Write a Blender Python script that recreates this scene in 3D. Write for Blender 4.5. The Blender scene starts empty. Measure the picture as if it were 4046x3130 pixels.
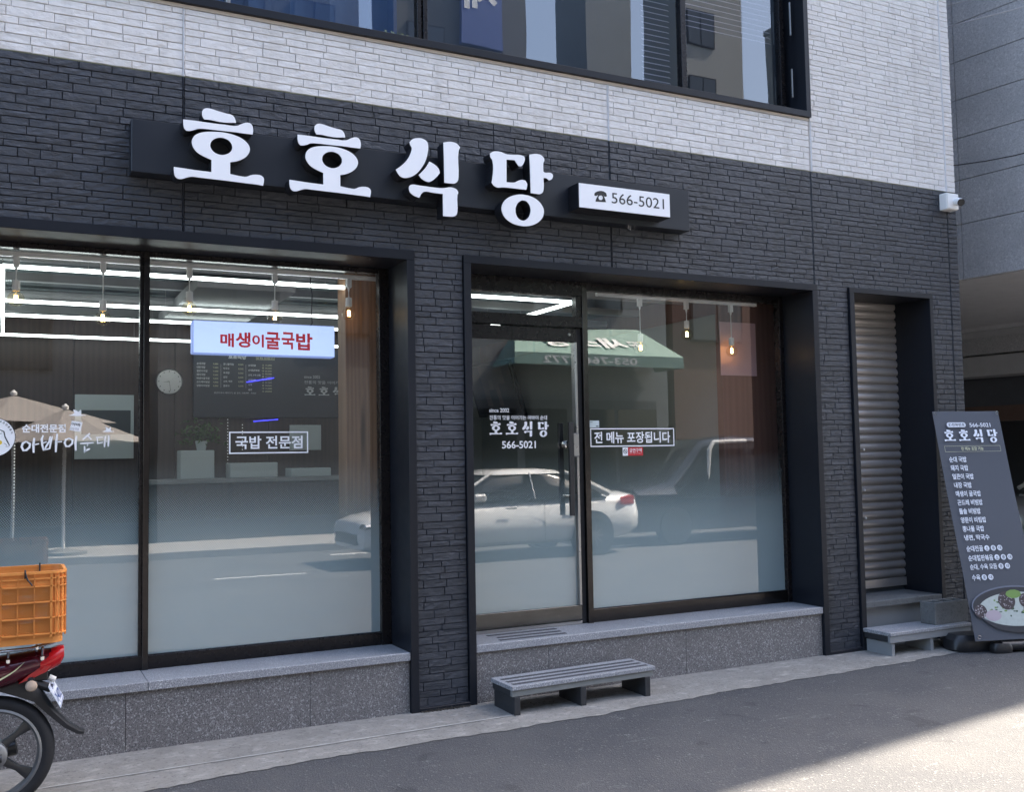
import bpy, math, random
from mathutils import Vector, Matrix
from math import sin, cos, pi, radians
random.seed(7)
S = bpy.context.scene
COL = S.collection
# ---------------------------------------------------------------- camera
cam = bpy.data.cameras.new('camera'); cam.sensor_width = 36; cam.sensor_fit = 'HORIZONTAL'
cam.lens = 35.146; cam.clip_start = .05; cam.clip_end = 400
camo = bpy.data.objects.new('camera', cam); COL.objects.link(camo)
camo.matrix_world = Matrix.Translation((0, -6, 1.6)) @ Matrix.Rotation(radians(-26.9726), 4, 'Z') @ Matrix.Rotation(radians(93.5595), 4, 'X') @ Matrix.Rotation(radians(-.99415), 4, 'Z')
S.camera = camo
# ---------------------------------------------------------------- world, sun, exposure
SUN_AZ, SUN_EL = 8.5, 52.0      # azimuth counted from +X
W = bpy.data.worlds.new('World'); S.world = W; W.use_nodes = True
wn = W.node_tree; bg = wn.nodes['Background']
sky = wn.nodes.new('ShaderNodeTexSky'); sky.sky_type = 'NISHITA'; sky.sun_disc = False
sky.sun_elevation = radians(SUN_EL); sky.sun_rotation = radians(90 - SUN_AZ)
sky.air_density = 1.0; sky.dust_density = 3.0; sky.ozone_density = .8
wn.links.new(sky.outputs[0], bg.inputs[0]); bg.inputs[1].default_value = .105
sl = bpy.data.lights.new('sun', 'SUN'); sl.energy = 3.7; sl.angle = radians(.6); sl.color = (1, .90, .76)
so = bpy.data.objects.new('sun', sl); COL.objects.link(so)
sv = Vector((cos(radians(SUN_EL)) * cos(radians(SUN_AZ)), cos(radians(SUN_EL)) * sin(radians(SUN_AZ)), sin(radians(SUN_EL))))
so.rotation_euler = sv.to_track_quat('Z', 'Y').to_euler(); so.location = sv * 30
S.view_settings.view_transform = 'Standard'; S.view_settings.look = 'None'
S.view_settings.exposure = 2.88; S.view_settings.gamma = 1; S.view_settings.use_curve_mapping = False
S.render.engine = 'CYCLES'; S.cycles.max_bounces = 8; S.cycles.transparent_max_bounces = 12
S.cycles.diffuse_bounces = 4; S.cycles.glossy_bounces = 4; S.cycles.caustics_reflective = False; S.cycles.caustics_refractive = False
S.cycles.sample_clamp_indirect = 6; S.cycles.use_denoising = True

# ---------------------------------------------------------------- mesh helpers
class MB:
    def __init__(s): s.v = []; s.f = []; s.m = []
    def add(s, vs, fs, mi=0):
        n = len(s.v); s.v += [tuple(v) for v in vs]; s.f += [tuple(i + n for i in f) for f in fs]; s.m += [mi] * len(fs); return s
    def box(s, x0, x1, y0, y1, z0, z1, mi=0):
        v = [(x, y, z) for x in (x0, x1) for y in (y0, y1) for z in (z0, z1)]
        return s.add(v, [(0, 1, 3, 2), (4, 6, 7, 5), (0, 4, 5, 1), (2, 3, 7, 6), (0, 2, 6, 4), (1, 5, 7, 3)], mi)
    def bbox(s, x0, x1, y0, y1, z0, z1, b=.004, mi=0):    # box with chamfered edges
        xs = (x0, x1); ys = (y0, y1); zs = (z0, z1); V = []
        def sg(i): return 1 if i == 0 else -1
        idx = {}
        for i in (0, 1):
            for j in (0, 1):
                for k in (0, 1):
                    X, Y, Z = xs[i], ys[j], zs[k]; dx, dy, dz = sg(i) * b, sg(j) * b, sg(k) * b
                    for a, p in enumerate(((X, Y + dy, Z + dz), (X + dx, Y, Z + dz), (X + dx, Y + dy, Z))):
                        idx[i, j, k, a] = len(V); V.append(p)
        F = []
        for i in (0, 1): F.append([idx[i, 0, 0, 0], idx[i, 1, 0, 0], idx[i, 1, 1, 0], idx[i, 0, 1, 0]])
        for j in (0, 1): F.append([idx[0, j, 0, 1], idx[1, j, 0, 1], idx[1, j, 1, 1], idx[0, j, 1, 1]])
        for k in (0, 1): F.append([idx[0, 0, k, 2], idx[1, 0, k, 2], idx[1, 1, k, 2], idx[0, 1, k, 2]])
        for j in (0, 1):
            for k in (0, 1): F.append([idx[0, j, k, 1], idx[1, j, k, 1], idx[1, j, k, 2], idx[0, j, k, 2]])
        for i in (0, 1):
            for k in (0, 1): F.append([idx[i, 0, k, 0], idx[i, 1, k, 0], idx[i, 1, k, 2], idx[i, 0, k, 2]])
        for i in (0, 1):
            for j in (0, 1): F.append([idx[i, j, 0, 0], idx[i, j, 1, 0], idx[i, j, 1, 1], idx[i, j, 0, 1]])
        for i in (0, 1):
            for j in (0, 1):
                for k in (0, 1): F.append([idx[i, j, k, 0], idx[i, j, k, 1], idx[i, j, k, 2]])
        return s.add(V, F, mi)
    def tube(s, pts, r, n=10, mi=0, cap=True):
        pts = [Vector(p) for p in pts]; rs = r if isinstance(r, (list, tuple)) else [r] * len(pts); V = []; F = []
        up = None
        for i, p in enumerate(pts):
            d = (pts[min(i + 1, len(pts) - 1)] - pts[max(i - 1, 0)]).normalized()
            a = Vector((0, 0, 1)) if abs(d.z) < .9 else Vector((1, 0, 0))
            if up is not None: a = up
            u = d.cross(a).normalized(); w = u.cross(d).normalized(); up = w
            for k in range(n):
                t = 2 * pi * k / n; V.append(p + (u * cos(t) + w * sin(t)) * rs[i])
        for i in range(len(pts) - 1):
            for k in range(n): F.append((i * n + k, i * n + (k + 1) % n, (i + 1) * n + (k + 1) % n, (i + 1) * n + k))
        if cap: F.append(tuple(range(n))[::-1]); F.append(tuple((len(pts) - 1) * n + k for k in range(n)))
        return s.add(V, F, mi)
    def lathe(s, c, prof, n=20, axis='Z', mi=0):          # prof: (radius, height)
        V = []; F = []
        for r, h in prof:
            for k in range(n):
                t = 2 * pi * k / n; a, b = r * cos(t), r * sin(t)
                V.append({'Z': (c[0] + a, c[1] + b, c[2] + h), 'Y': (c[0] + a, c[1] + h, c[2] + b), 'X': (c[0] + h, c[1] + a, c[2] + b)}[axis])
        for i in range(len(prof) - 1):
            for k in range(n): F.append((i * n + k, i * n + (k + 1) % n, (i + 1) * n + (k + 1) % n, (i + 1) * n + k))
        if prof[0][0] > 1e-5: F.append(tuple(range(n))[::-1])
        if prof[-1][0] > 1e-5: F.append(tuple((len(prof) - 1) * n + k for k in range(n)))
        return s.add(V, F, mi)
    def prism(s, poly, y0, y1, mi=0, plane='XZ'):          # closed 2D outline extruded
        def P(a, b, h): return (a, h, b) if plane == 'XZ' else ((a, b, h) if plane == 'XY' else (h, a, b))
        n = len(poly); V = [P(a, b, y0) for a, b in poly] + [P(a, b, y1) for a, b in poly]
        F = [tuple(range(n)), tuple(range(n, 2 * n))[::-1]] + [(i, (i + 1) % n, n + (i + 1) % n, n + i) for i in range(n)]
        return s.add(V, F, mi)
    def loft(s, rings, mi=0, cap=True):                     # rings: lists of equal length
        n = len(rings[0]); V = [p for r in rings for p in r]; F = []
        for i in range(len(rings) - 1):
            for k in range(n): F.append((i * n + k, i * n + (k + 1) % n, (i + 1) * n + (k + 1) % n, (i + 1) * n + k))
        if cap: F.append(tuple(range(n))[::-1]); F.append(tuple((len(rings) - 1) * n + k for k in range(n)))
        return s.add(V, F, mi)

def wloc(o):
    p = Vector((0, 0, 0))
    while o is not None: p += o.location; o = o.parent
    return p
def obj(name, mb, mats, parent=None, smooth=False, fix=True, angle=None, **props):
    me = bpy.data.meshes.new(name); off = wloc(parent) if parent is not None else Vector((0, 0, 0))
    me.from_pydata([(v[0] - off.x, v[1] - off.y, v[2] - off.z) for v in mb.v], [], mb.f)
    if not isinstance(mats, (list, tuple)): mats = [mats]
    for m in mats: me.materials.append(m)
    if len(mats) > 1: me.polygons.foreach_set('material_index', mb.m)
    if fix:
        import bmesh
        b = bmesh.new(); b.from_mesh(me); bmesh.ops.recalc_face_normals(b, faces=b.faces); b.to_mesh(me); b.free()
    if smooth:
        me.polygons.foreach_set('use_smooth', [True] * len(me.polygons))
        me.set_sharp_from_angle(angle=radians(angle or 40))
    o = bpy.data.objects.new(name, me); COL.objects.link(o); o.parent = parent
    for k, v in props.items(): o[k] = v
    return o
def thing(name, label, cat, loc=(0, 0, 0), group=None):
    o = bpy.data.objects.new(name, None); COL.objects.link(o); o.location = loc; o.empty_display_size = .1
    o['label'] = label; o['category'] = cat
    if group: o['group'] = group
    return o
def solo(name, mb, mats, label, cat, group=None, **k):
    o = obj(name, mb, mats, None, **k); o['label'] = label; o['category'] = cat
    if group: o['group'] = group
    return o
def copy_thing(src, loc, label, rotz=0):
    r = src.copy(); COL.objects.link(r); r.location = loc; r.rotation_euler = (0, 0, rotz); r['label'] = label
    for c in [c for c in COL.objects if c.parent is src]:
        d = c.copy(); COL.objects.link(d); d.parent = r
        for g in [g for g in COL.objects if g.parent is c]:
            e = g.copy(); COL.objects.link(e); e.parent = d
    return r

def smooth_poly(pts, sub=4, corner=48):
    n = len(pts); out = []
    T = []
    for i in range(n):
        a, b, c = Vector(pts[i - 1]), Vector(pts[i]), Vector(pts[(i + 1) % n]); d1, d2 = b - a, c - b
        ang = math.degrees(abs(d1.angle_signed(d2))) if d1.length > 1e-6 and d2.length > 1e-6 else 0
        T.append(None if ang > corner else (d1.normalized() + d2.normalized()).normalized())
    for i in range(n):
        p0, p1 = Vector(pts[i]), Vector(pts[(i + 1) % n]); L = (p1 - p0).length; ch = (p1 - p0).normalized() if L > 0 else Vector((1, 0))
        t0 = (T[i] or ch) * L; t1 = (T[(i + 1) % n] or ch) * L
        for k in range(sub):
            t = k / sub; h00 = 2 * t**3 - 3 * t**2 + 1; h10 = t**3 - 2 * t**2 + t; h01 = -2 * t**3 + 3 * t**2; h11 = t**3 - t**2
            q = p0 * h00 + t0 * h10 + p1 * h01 + t1 * h11; out.append((q.x, q.y))
    return out
def shape_mb(loops_list, y_front, y_back, sub=4, frame=None, scale=1):
    """loops_list: list of [outer, hole...] in (x,z); extruded from y_front to y_back (or flat if equal)"""
    cu = bpy.data.curves.new('tmp', 'CURVE'); cu.dimensions = '2D'; cu.fill_mode = 'BOTH'; cu.extrude = abs(y_back - y_front) / 2
    for loops in loops_list:
        for lp in loops:
            pts = smooth_poly(lp, sub) if sub > 1 else lp
            sp = cu.splines.new('POLY'); sp.points.add(len(pts) - 1); sp.use_cyclic_u = True
            for i, p in enumerate(pts): sp.points[i].co = (p[0], p[1], 0, 1)
    return curve_mb(cu, (y_front + y_back) / 2)
TS = bpy.data.scenes.new('scratch')          # empty side scene in which outlines are turned into meshes, removed at the end
def evaluated(o):
    TS.collection.objects.link(o); TS.view_layers[0].update(); return o.evaluated_get(TS.view_layers[0].depsgraph)
def curve_mb(cu, y):
    o = bpy.data.objects.new('tmp', cu); ev = evaluated(o); me = bpy.data.meshes.new_from_object(ev)
    m = MB(); m.add([(v.co.x, y - v.co.z, v.co.y) for v in me.vertices], [tuple(p.vertices) for p in me.polygons])
    bpy.data.objects.remove(o); bpy.data.meshes.remove(me); bpy.data.curves.remove(cu)
    return m
_tc = {}
STRINGS = ['053-766-7772', '566-5021', '8,500', '9,000', 'since 2002', '✆전화번호', '가 4172', '감사합니다', '곤드레 비빔밥', '곤드레비빔밥', '곱전', '구', '국', '국밥 전문점', '굴', '금연구역', '김밥류', '내장 국밥', '내장국밥', '냉면', '냉면, 막국수', '담', '대', '대 15,000', '대 20,000', '대 25,000', '대 구 농 산', '대구', '대구 수성', '돌솥 비빔밥', '돼지 국밥', '돼지국밥', '막국수', '매', '매생이 굴국밥', '매생이굴국밥', '밥', '새', '새소망', '생', '성', '소', '소 15,000', '소 20,000', '소 25,000', '소 30,000', '소주, 맥주', '수육', '순대 국밥', '순대, 수육 모듬', '순대국밥', '순대모듬', '순대전골', '순대전문점', '순대철판볶음', '식', '아바', '양푼이 비빔밥', '양푼이비빔밥', '얼큰이 국밥', '얼큰이국밥', '오성식품', '원산지 표시: 돼지고기, 쌀, 김치, 고춧가루 - 국내산', '육개장', '은', '을', '음', '음료수', '이', '이야', '전', '전 메뉴 포장 가능', '전 메뉴 포장됩니다', '전통의 맛을 이어가는', '전통의 맛을 이어가는 아바이 순대', '정', '중', '중 15,000', '중 20,000', '중 30,000', '콩나물 국밥', '콩나물국밥', '통', '호호식당', '흡연시 과태료가 부과됩니다']
def text2d(s, bold):
    """outline mesh of one string; all strings of one weight are filled in together, one per line"""
    bold = min((0, .012, .02, .03), key=lambda q: abs(q - bold))
    if (s, bold) not in _tc:
        ls = [t for t in STRINGS if (t, bold) not in _tc]
        if s not in ls: ls.append(s)
        c = bpy.data.curves.new('tmp', 'FONT'); c.body = '\n'.join(ls); c.offset = bold; c.resolution_u = 3; c.fill_mode = 'FRONT'; c.space_line = 4
        o = bpy.data.objects.new('tmp', c); ev = evaluated(o); me = bpy.data.meshes.new_from_object(ev)
        V = [(q.co.x, q.co.y) for q in me.vertices]; F = [tuple(p.vertices) for p in me.polygons]
        bpy.data.objects.remove(o); bpy.data.meshes.remove(me); bpy.data.curves.remove(c)
        by = {}
        for f in F: by.setdefault(round(-(V[f[0]][1] - .35) / 4), []).append(f)
        for i, t in enumerate(ls):
            fs = by.get(i, []); ids = sorted({k for f in fs for k in f}); mp = {k: n for n, k in enumerate(ids)}
            v = [V[k] for k in ids]; x0 = min(p[0] for p in v); x1 = max(p[0] for p in v); y0 = min(p[1] for p in v); y1 = max(p[1] for p in v)
            _tc[t, bold] = ([((p - x0) / (x1 - x0), (q - y0) / (y1 - y0)) for p, q in v], [tuple(mp[k] for k in f) for f in fs], (x1 - x0) / (y1 - y0))
    return _tc[s, bold]
def text_into(mb, s, o, u, v, u0, u1, v0, v1, bold=.012, mi=0):
    """text fitted into [u0,u1]x[v0,v1] of the frame o + u*a + v*b; u1 None keeps the natural width"""
    tv, tf, asp = text2d(s, bold)
    if u1 is None: u1 = u0 + asp * (v1 - v0)
    o, u, v = Vector(o), Vector(u), Vector(v)
    mb.add([o + u * (u0 + a * (u1 - u0)) + v * (v0 + b * (v1 - v0)) for a, b in tv], tf, mi)
    return u1
def frame_lines(mb, o, u, v, u0, u1, v0, v1, t, mi=0):
    o, u, v = Vector(o), Vector(u), Vector(v)
    for a0, a1, b0, b1 in ((u0, u1, v1 - t, v1), (u0, u1, v0, v0 + t), (u0, u0 + t, v0 + t, v1 - t), (u1 - t, u1, v0 + t, v1 - t)):
        mb.add([o + u * a + v * b for a, b in ((a0, b0), (a1, b0), (a1, b1), (a0, b1))], [(0, 1, 2, 3)], mi)
XU, ZV = (1, 0, 0), (0, 0, 1)

# ---------------------------------------------------------------- materials
def new_mat(name):
    m = bpy.data.materials.new(name); m.use_nodes = True; return m, m.node_tree, m.node_tree.nodes['Principled BSDF']
def N(nt, t, **k):
    n = nt.nodes.new(t)
    for a, b in k.items():
        if a.startswith('i_'): n.inputs[a[2:].replace('_', ' ')].default_value = b
        else: setattr(n, a, b)
    return n
def ramp(nt, fac, stops):
    r = nt.nodes.new('ShaderNodeValToRGB'); nt.links.new(fac, r.inputs[0]); e = r.color_ramp.elements
    while len(e) < len(stops): e.new(.5)
    for i, (p, c) in enumerate(stops): e[i].position = p; e[i].color = (c if len(c) == 4 else (*c, 1)) if isinstance(c, (tuple, list)) else (c, c, c, 1)
    return r.outputs[0]
def coords(nt, scale=(1, 1, 1), rot=(0, 0, 0)):
    tc = nt.nodes.new('ShaderNodeTexCoord'); mp = nt.nodes.new('ShaderNodeMapping'); mp.inputs['Scale'].default_value = scale; mp.inputs['Rotation'].default_value = rot
    nt.links.new(tc.outputs['Object'], mp.inputs[0]); return mp.outputs[0]
def noise(nt, vec, scale, detail=3, rough=.5, dist=0):
    n = nt.nodes.new('ShaderNodeTexNoise'); n.inputs['Scale'].default_value = scale; n.inputs['Detail'].default_value = detail
    n.inputs['Roughness'].default_value = rough; n.inputs['Distortion'].default_value = dist; nt.links.new(vec, n.inputs['Vector']); return n.outputs['Fac']
def mixc(nt, fac, a, b, mode='MIX'):
    m = nt.nodes.new('ShaderNodeMix'); m.data_type = 'RGBA'; m.blend_type = mode
    for s, v in ((0, fac), (6, a), (7, b)):
        if hasattr(v, 'node'): nt.links.new(v, m.inputs[s])
        else: m.inputs[s].default_value = v if s == 0 else (*v, 1)
    return m.outputs[2]
def math_(nt, op, a, b=None, clamp=False):
    m = nt.nodes.new('ShaderNodeMath'); m.operation = op; m.use_clamp = clamp
    for i, v in enumerate((a, b)):
        if v is None: continue
        if hasattr(v, 'node'): nt.links.new(v, m.inputs[i])
        else: m.inputs[i].default_value = v
    return m.outputs[0]
def bump(nt, bsdf, h, strength=.3, dist=.01):
    b = nt.nodes.new('ShaderNodeBump'); b.inputs['Strength'].default_value = strength; b.inputs['Distance'].default_value = dist
    nt.links.new(h, b.inputs['Height']); nt.links.new(b.outputs[0], bsdf.inputs['Normal'])
def mat(name, col, rough=.5, metal=0, var=.15, vs=6, bs=0, bscale=60, spec=.5, emit=None, es=0, aniso=None, coat=0):
    m, nt, b = new_mat(name); v = coords(nt)
    n1 = noise(nt, v, vs, 5, .6)
    lo = tuple(c * (1 - var) for c in col); hi = tuple(min(1, c * (1 + var)) for c in col)
    nt.links.new(mixc(nt, n1, lo, hi), b.inputs['Base Color'])
    n2 = noise(nt, v, vs * 7, 3)
    nt.links.new(math_(nt, 'ADD', math_(nt, 'MULTIPLY', n2, .14), rough - .07, True), b.inputs['Roughness'])
    b.inputs['Metallic'].default_value = metal; b.inputs['Specular IOR Level'].default_value = spec
    b.inputs['Coat Weight'].default_value = coat
    if bs: bump(nt, b, noise(nt, v, bscale, 4, .6), bs, .003)
    if emit: b.inputs['Emission Color'].default_value = (*emit, 1); b.inputs['Emission Strength'].default_value = es
    return m
def flat(name, col, rough=.5, emit=0, metal=0):
    m, nt, b = new_mat(name); b.inputs['Base Color'].default_value = (*col, 1); b.inputs['Roughness'].default_value = rough; b.inputs['Metallic'].default_value = metal
    if emit: b.inputs['Emission Color'].default_value = (*col, 1); b.inputs['Emission Strength'].default_value = emit
    return m
def brick_mat(name, lo, hi, rough, spec, stain):
    m, nt, b = new_mat(name)
    oi = nt.nodes.new('ShaderNodeObjectInfo'); ge = nt.nodes.new('ShaderNodeNewGeometry')
    r = math_(nt, 'FRACT', math_(nt, 'ADD', oi.outputs['Random'], ge.outputs['Random Per Island']))
    v = coords(nt, (1, 1, 3)); n1 = noise(nt, v, 9, 6, .65)
    vd = coords(nt, (1, 1, 2.2), (0, radians(35), 0)); n2 = noise(nt, vd, 16, 5, .62, 1.3)
    f = math_(nt, 'ADD', math_(nt, 'MULTIPLY', r, .55), math_(nt, 'MULTIPLY', n1, .5), True)
    c = mixc(nt, f, lo, hi)
    big = noise(nt, coords(nt), .8, 4, .6)
    c = mixc(nt, ramp(nt, big, [(.45, 0.0), (.75, .35)]), c, stain)
    st = noise(nt, coords(nt, (5, 5, .45)), 1.6, 6, .6); c = mixc(nt, ramp(nt, st, [(.50, 0.0), (.72, .40)]), c, tuple(x * .72 for x in stain))
    du = noise(nt, coords(nt, (2, 2, 6)), 2.5, 5, .7); c = mixc(nt, ramp(nt, du, [(.55, 0.0), (.75, .28)]), c, tuple(min(1, x * 1.9 + .01) for x in lo))
    nt.links.new(c, b.inputs['Base Color']); b.inputs['Specular IOR Level'].default_value = spec
    nt.links.new(math_(nt, 'ADD', math_(nt, 'MULTIPLY', n1, .25), rough - .12, True), b.inputs['Roughness'])
    sharp = nt.nodes.new('ShaderNodeTexVoronoi'); sharp.inputs['Scale'].default_value = 22; sharp.feature = 'SMOOTH_F1'; nt.links.new(vd, sharp.inputs['Vector'])
    h = math_(nt, 'ADD', n2, math_(nt, 'MULTIPLY', sharp.outputs['Distance'], .5))
    h = math_(nt, 'ADD', h, math_(nt, 'MULTIPLY', noise(nt, vd, 70, 4, .6), .25))
    bump(nt, b, h, .6 if lo[0] > .3 else .65, .010)
    return m
def granite_mat(name, base, dark, light, rough=.5, sc=380):
    m, nt, b = new_mat(name); v = coords(nt)
    n = noise(nt, v, sc * .5, 2, .7); n2 = noise(nt, v, sc * .3, 2, .6); big = noise(nt, v, 2.2, 5, .6)
    c = mixc(nt, ramp(nt, n, [(.40, 1.0), (.5, 0.0)]), base, dark)
    c = mixc(nt, ramp(nt, n2, [(.56, 0.0), (.66, 1.0)]), c, light)
    c = mixc(nt, ramp(nt, big, [(.35, 0.0), (.7, .45)]), c, tuple(x * .62 for x in base))
    # grime creeping up from the foot of the stone
    sep = nt.nodes.new('ShaderNodeSeparateXYZ'); nt.links.new(v, sep.inputs[0])
    nt.links.new(c, b.inputs['Base Color']); b.inputs['Roughness'].default_value = rough
    bump(nt, b, n, .15, .002)
    return m
def asphalt_mat():
    m, nt, b = new_mat('asphalt'); v = coords(nt)
    vo = N(nt, 'ShaderNodeTexVoronoi', feature='F1'); vo.inputs['Scale'].default_value = 120; nt.links.new(v, vo.inputs['Vector'])
    fine = noise(nt, v, 220, 3, .7); mid = noise(nt, v, 30, 4, .6); big = noise(nt, v, 1.1, 6, .6)
    c = mixc(nt, fine, (.032, .033, .037), (.085, .085, .088))
    c = mixc(nt, ramp(nt, vo.outputs['Color'], [(.80, 0.0), (.95, .55)]), c, (.30, .285, .265))
    c = mixc(nt, ramp(nt, big, [(.38, 0.0), (.62, .55)]), c, (.095, .092, .09))
    sc = noise(nt, coords(nt, (1, 2.6, 1), (0, 0, radians(8))), 3.2, 7, .72, .6)
    sm = math_(nt, 'MULTIPLY', ramp(nt, sc, [(.60, 0.0), (.70, 1.0)]), ramp(nt, noise(nt, v, 60, 4, .8), [(.48, 0.0), (.56, .8)]))
    c = mixc(nt, sm, c, (.33, .33, .32))
    c = mixc(nt, ramp(nt, noise(nt, coords(nt, (1, 1.8, 1)), 5, 6, .7), [(.66, 0.0), (.74, .8)]), c, (.035, .034, .036))
    dv = nt.nodes.new('ShaderNodeVectorMath'); dv.operation = 'ADD'; wn_ = nt.nodes.new('ShaderNodeTexNoise'); wn_.inputs['Scale'].default_value = 1.6; wn_.inputs['Detail'].default_value = 5; nt.links.new(v, wn_.inputs['Vector']); nt.links.new(v, dv.inputs[0]); nt.links.new(wn_.outputs['Color'], dv.inputs[1])
    ck = N(nt, 'ShaderNodeTexVoronoi', feature='DISTANCE_TO_EDGE'); ck.inputs['Scale'].default_value = .42; nt.links.new(dv.outputs[0], ck.inputs['Vector'])
    cm = math_(nt, 'MULTIPLY', ramp(nt, ck.outputs['Distance'], [(.0005, .25), (.001, 0.0)]), ramp(nt, noise(nt, v, .6, 3), [(.50, 0.0), (.58, 1.0)]))
    c = mixc(nt, cm, c, (.012, .012, .013))
    c = mixc(nt, ramp(nt, noise(nt, coords(nt, (1, 1, 1)), 2.4, 2, .4, 1.5), [(.66, 0.0), (.70, .45)]), c, (.030, .029, .031))
    nt.links.new(c, b.inputs['Base Color']); b.inputs['Roughness'].default_value = .85
    h = math_(nt, 'ADD', math_(nt, 'MULTIPLY', vo.outputs['Distance'], .8), math_(nt, 'MULTIPLY', mid, .6)); bump(nt, b, h, .9, .006)
    return m
def concrete_mat(name, col, wear=.5):
    m, nt, b = new_mat(name); v = coords(nt)
    n1 = noise(nt, v, 3, 8, .68); n2 = noise(nt, v, 45, 5, .75); n3 = noise(nt, coords(nt, (1, 1.7, 1)), 9, 6, .7, .5)
    c = mixc(nt, n1, tuple(x * .5 for x in col), tuple(min(1, x * 1.3) for x in col))
    c = mixc(nt, ramp(nt, n2, [(.34, .75), (.45, 0.0)]), c, tuple(x * .35 for x in col))
    c = mixc(nt, ramp(nt, n3, [(.52, 0.0), (.68, wear)]), c, tuple(min(1, x * 1.75) for x in col))
    nt.links.new(c, b.inputs['Base Color']); b.inputs['Roughness'].default_value = .9
    bump(nt, b, math_(nt, 'ADD', n2, n3), .7, .006)
    return m
def wood_mat(name, a, bcol, rough=.5, sc=1.0, es=0):
    m, nt, b = new_mat(name)
    v = coords(nt, (14 * sc, 14 * sc, 1.1 * sc)); n = noise(nt, v, 2.2, 6, .6, 2.2)
    w = N(nt, 'ShaderNodeTexWave', bands_direction='X'); w.inputs['Scale'].default_value = .8; w.inputs['Distortion'].default_value = 7; w.inputs['Detail'].default_value = 4; nt.links.new(v, w.inputs[0])
    kn = N(nt, 'ShaderNodeTexVoronoi'); kn.inputs['Scale'].default_value = .55; nt.links.new(v, kn.inputs['Vector'])
    f = math_(nt, 'ADD', math_(nt, 'MULTIPLY', n, .7), math_(nt, 'MULTIPLY', w.outputs['Fac'], .35), True)
    c = mixc(nt, f, a, bcol); c = mixc(nt, ramp(nt, kn.outputs['Distance'], [(.05, .9), (.16, 0.0)]), c, tuple(x * .3 for x in a))
    nt.links.new(c, b.inputs['Base Color']); b.inputs['Roughness'].default_value = rough; bump(nt, b, f, .3, .003)
    return m
def glass_mat(name, ior=2.0, tint=(.94, .96, .96)):
    m = bpy.data.materials.new(name); m.use_nodes = True; nt = m.node_tree; nt.nodes.clear()
    out = nt.nodes.new('ShaderNodeOutputMaterial'); mx = nt.nodes.new('ShaderNodeMixShader'); tr = nt.nodes.new('ShaderNodeBsdfTransparent'); gl = nt.nodes.new('ShaderNodeBsdfGlossy')
    r0 = ((ior - 1) / (ior + 1)) ** 2; ge = nt.nodes.new('ShaderNodeNewGeometry'); dp = nt.nodes.new('ShaderNodeVectorMath'); dp.operation = 'DOT_PRODUCT'; nt.links.new(ge.outputs['Normal'], dp.inputs[0]); nt.links.new(ge.outputs['Incoming'], dp.inputs[1])
    fr = math_(nt, 'ADD', math_(nt, 'MULTIPLY', math_(nt, 'POWER', math_(nt, 'SUBTRACT', 1.0, math_(nt, 'ABSOLUTE', dp.outputs['Value']), True), 5.0), 1 - r0), r0, True); tr.inputs[0].default_value = (*tint, 1); gl.inputs['Roughness'].default_value = 0.004
    bu = nt.nodes.new('ShaderNodeBump'); bu.inputs['Strength'].default_value = .012; bu.inputs['Distance'].default_value = .05
    nt.links.new(noise(nt, coords(nt), 1.3, 1), bu.inputs['Height']); nt.links.new(bu.outputs[0], gl.inputs['Normal'])
    nt.links.new(fr, mx.inputs[0]); nt.links.new(tr.outputs[0], mx.inputs[1]); nt.links.new(gl.outputs[0], mx.inputs[2]); nt.links.new(mx.outputs[0], out.inputs[0])
    return m
def film_mat():
    """dotted frosted film printed on the lower part of the panes: dense at the foot, dots thinning upward"""
    m = bpy.data.materials.new('frosted_film'); m.use_nodes = True; nt = m.node_tree; nt.nodes.clear()
    out = nt.nodes.new('ShaderNodeOutputMaterial'); mx = nt.nodes.new('ShaderNodeMixShader'); tr = nt.nodes.new('ShaderNodeBsdfTransparent')
    ad = nt.nodes.new('ShaderNodeAddShader'); df = nt.nodes.new('ShaderNodeBsdfDiffuse'); tl = nt.nodes.new('ShaderNodeBsdfTranslucent')
    df.inputs[0].default_value = (.38, .46, .475, 1); tl.inputs[0].default_value = (.13, .17, .16, 1)
    tc = nt.nodes.new('ShaderNodeTexCoord'); sp = nt.nodes.new('ShaderNodeSeparateXYZ'); nt.links.new(tc.outputs['Object'], sp.inputs[0])
    g = ramp(nt, math_(nt, 'MULTIPLY', math_(nt, 'ADD', sp.outputs[2], .39), .5), [(.36, .97), (.50, .88), (.60, .66), (.70, .32), (.81, 0.0)])
    vo = nt.nodes.new('ShaderNodeTexVoronoi'); mp = coords(nt, (1, 0, 1), (0, radians(35), 0)); vo.inputs['Scale'].default_value = 95; vo.inputs['Randomness'].default_value = 0; nt.links.new(mp, vo.inputs['Vector'])
    d = math_(nt, 'SUBTRACT', math_(nt, 'MULTIPLY', g, .86), vo.outputs['Distance'])
    d = math_(nt, 'MULTIPLY', d, 5, True)
    f = math_(nt, 'ADD', math_(nt, 'MULTIPLY', d, .35), math_(nt, 'MULTIPLY', g, .64), True)
    nt.links.new(f, mx.inputs[0]); nt.links.new(tr.outputs[0], mx.inputs[1]); nt.links.new(df.outputs[0], ad.inputs[0]); nt.links.new(tl.outputs[0], ad.inputs[1]); nt.links.new(ad.outputs[0], mx.inputs[2]); nt.links.new(mx.outputs[0], out.inputs[0])
    return m
M = {}
M['dark_brick'] = brick_mat('dark_brick', (.020, .0235, .031), (.045, .050, .062), .50, .5, (.022, .024, .028))
M['white_brick'] = brick_mat('white_brick', (.60, .585, .57), (.72, .705, .69), .75, .3, (.58, .55, .52))
M['mortar_dark'] = mat('mortar_dark', (.006, .007, .010), .8)
M['mortar_light'] = mat('mortar_light', (.46, .42, .40), .9)
M['caulk'] = mat('caulk_white', (.72, .72, .74), .5, bs=.4, bscale=30)
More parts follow.
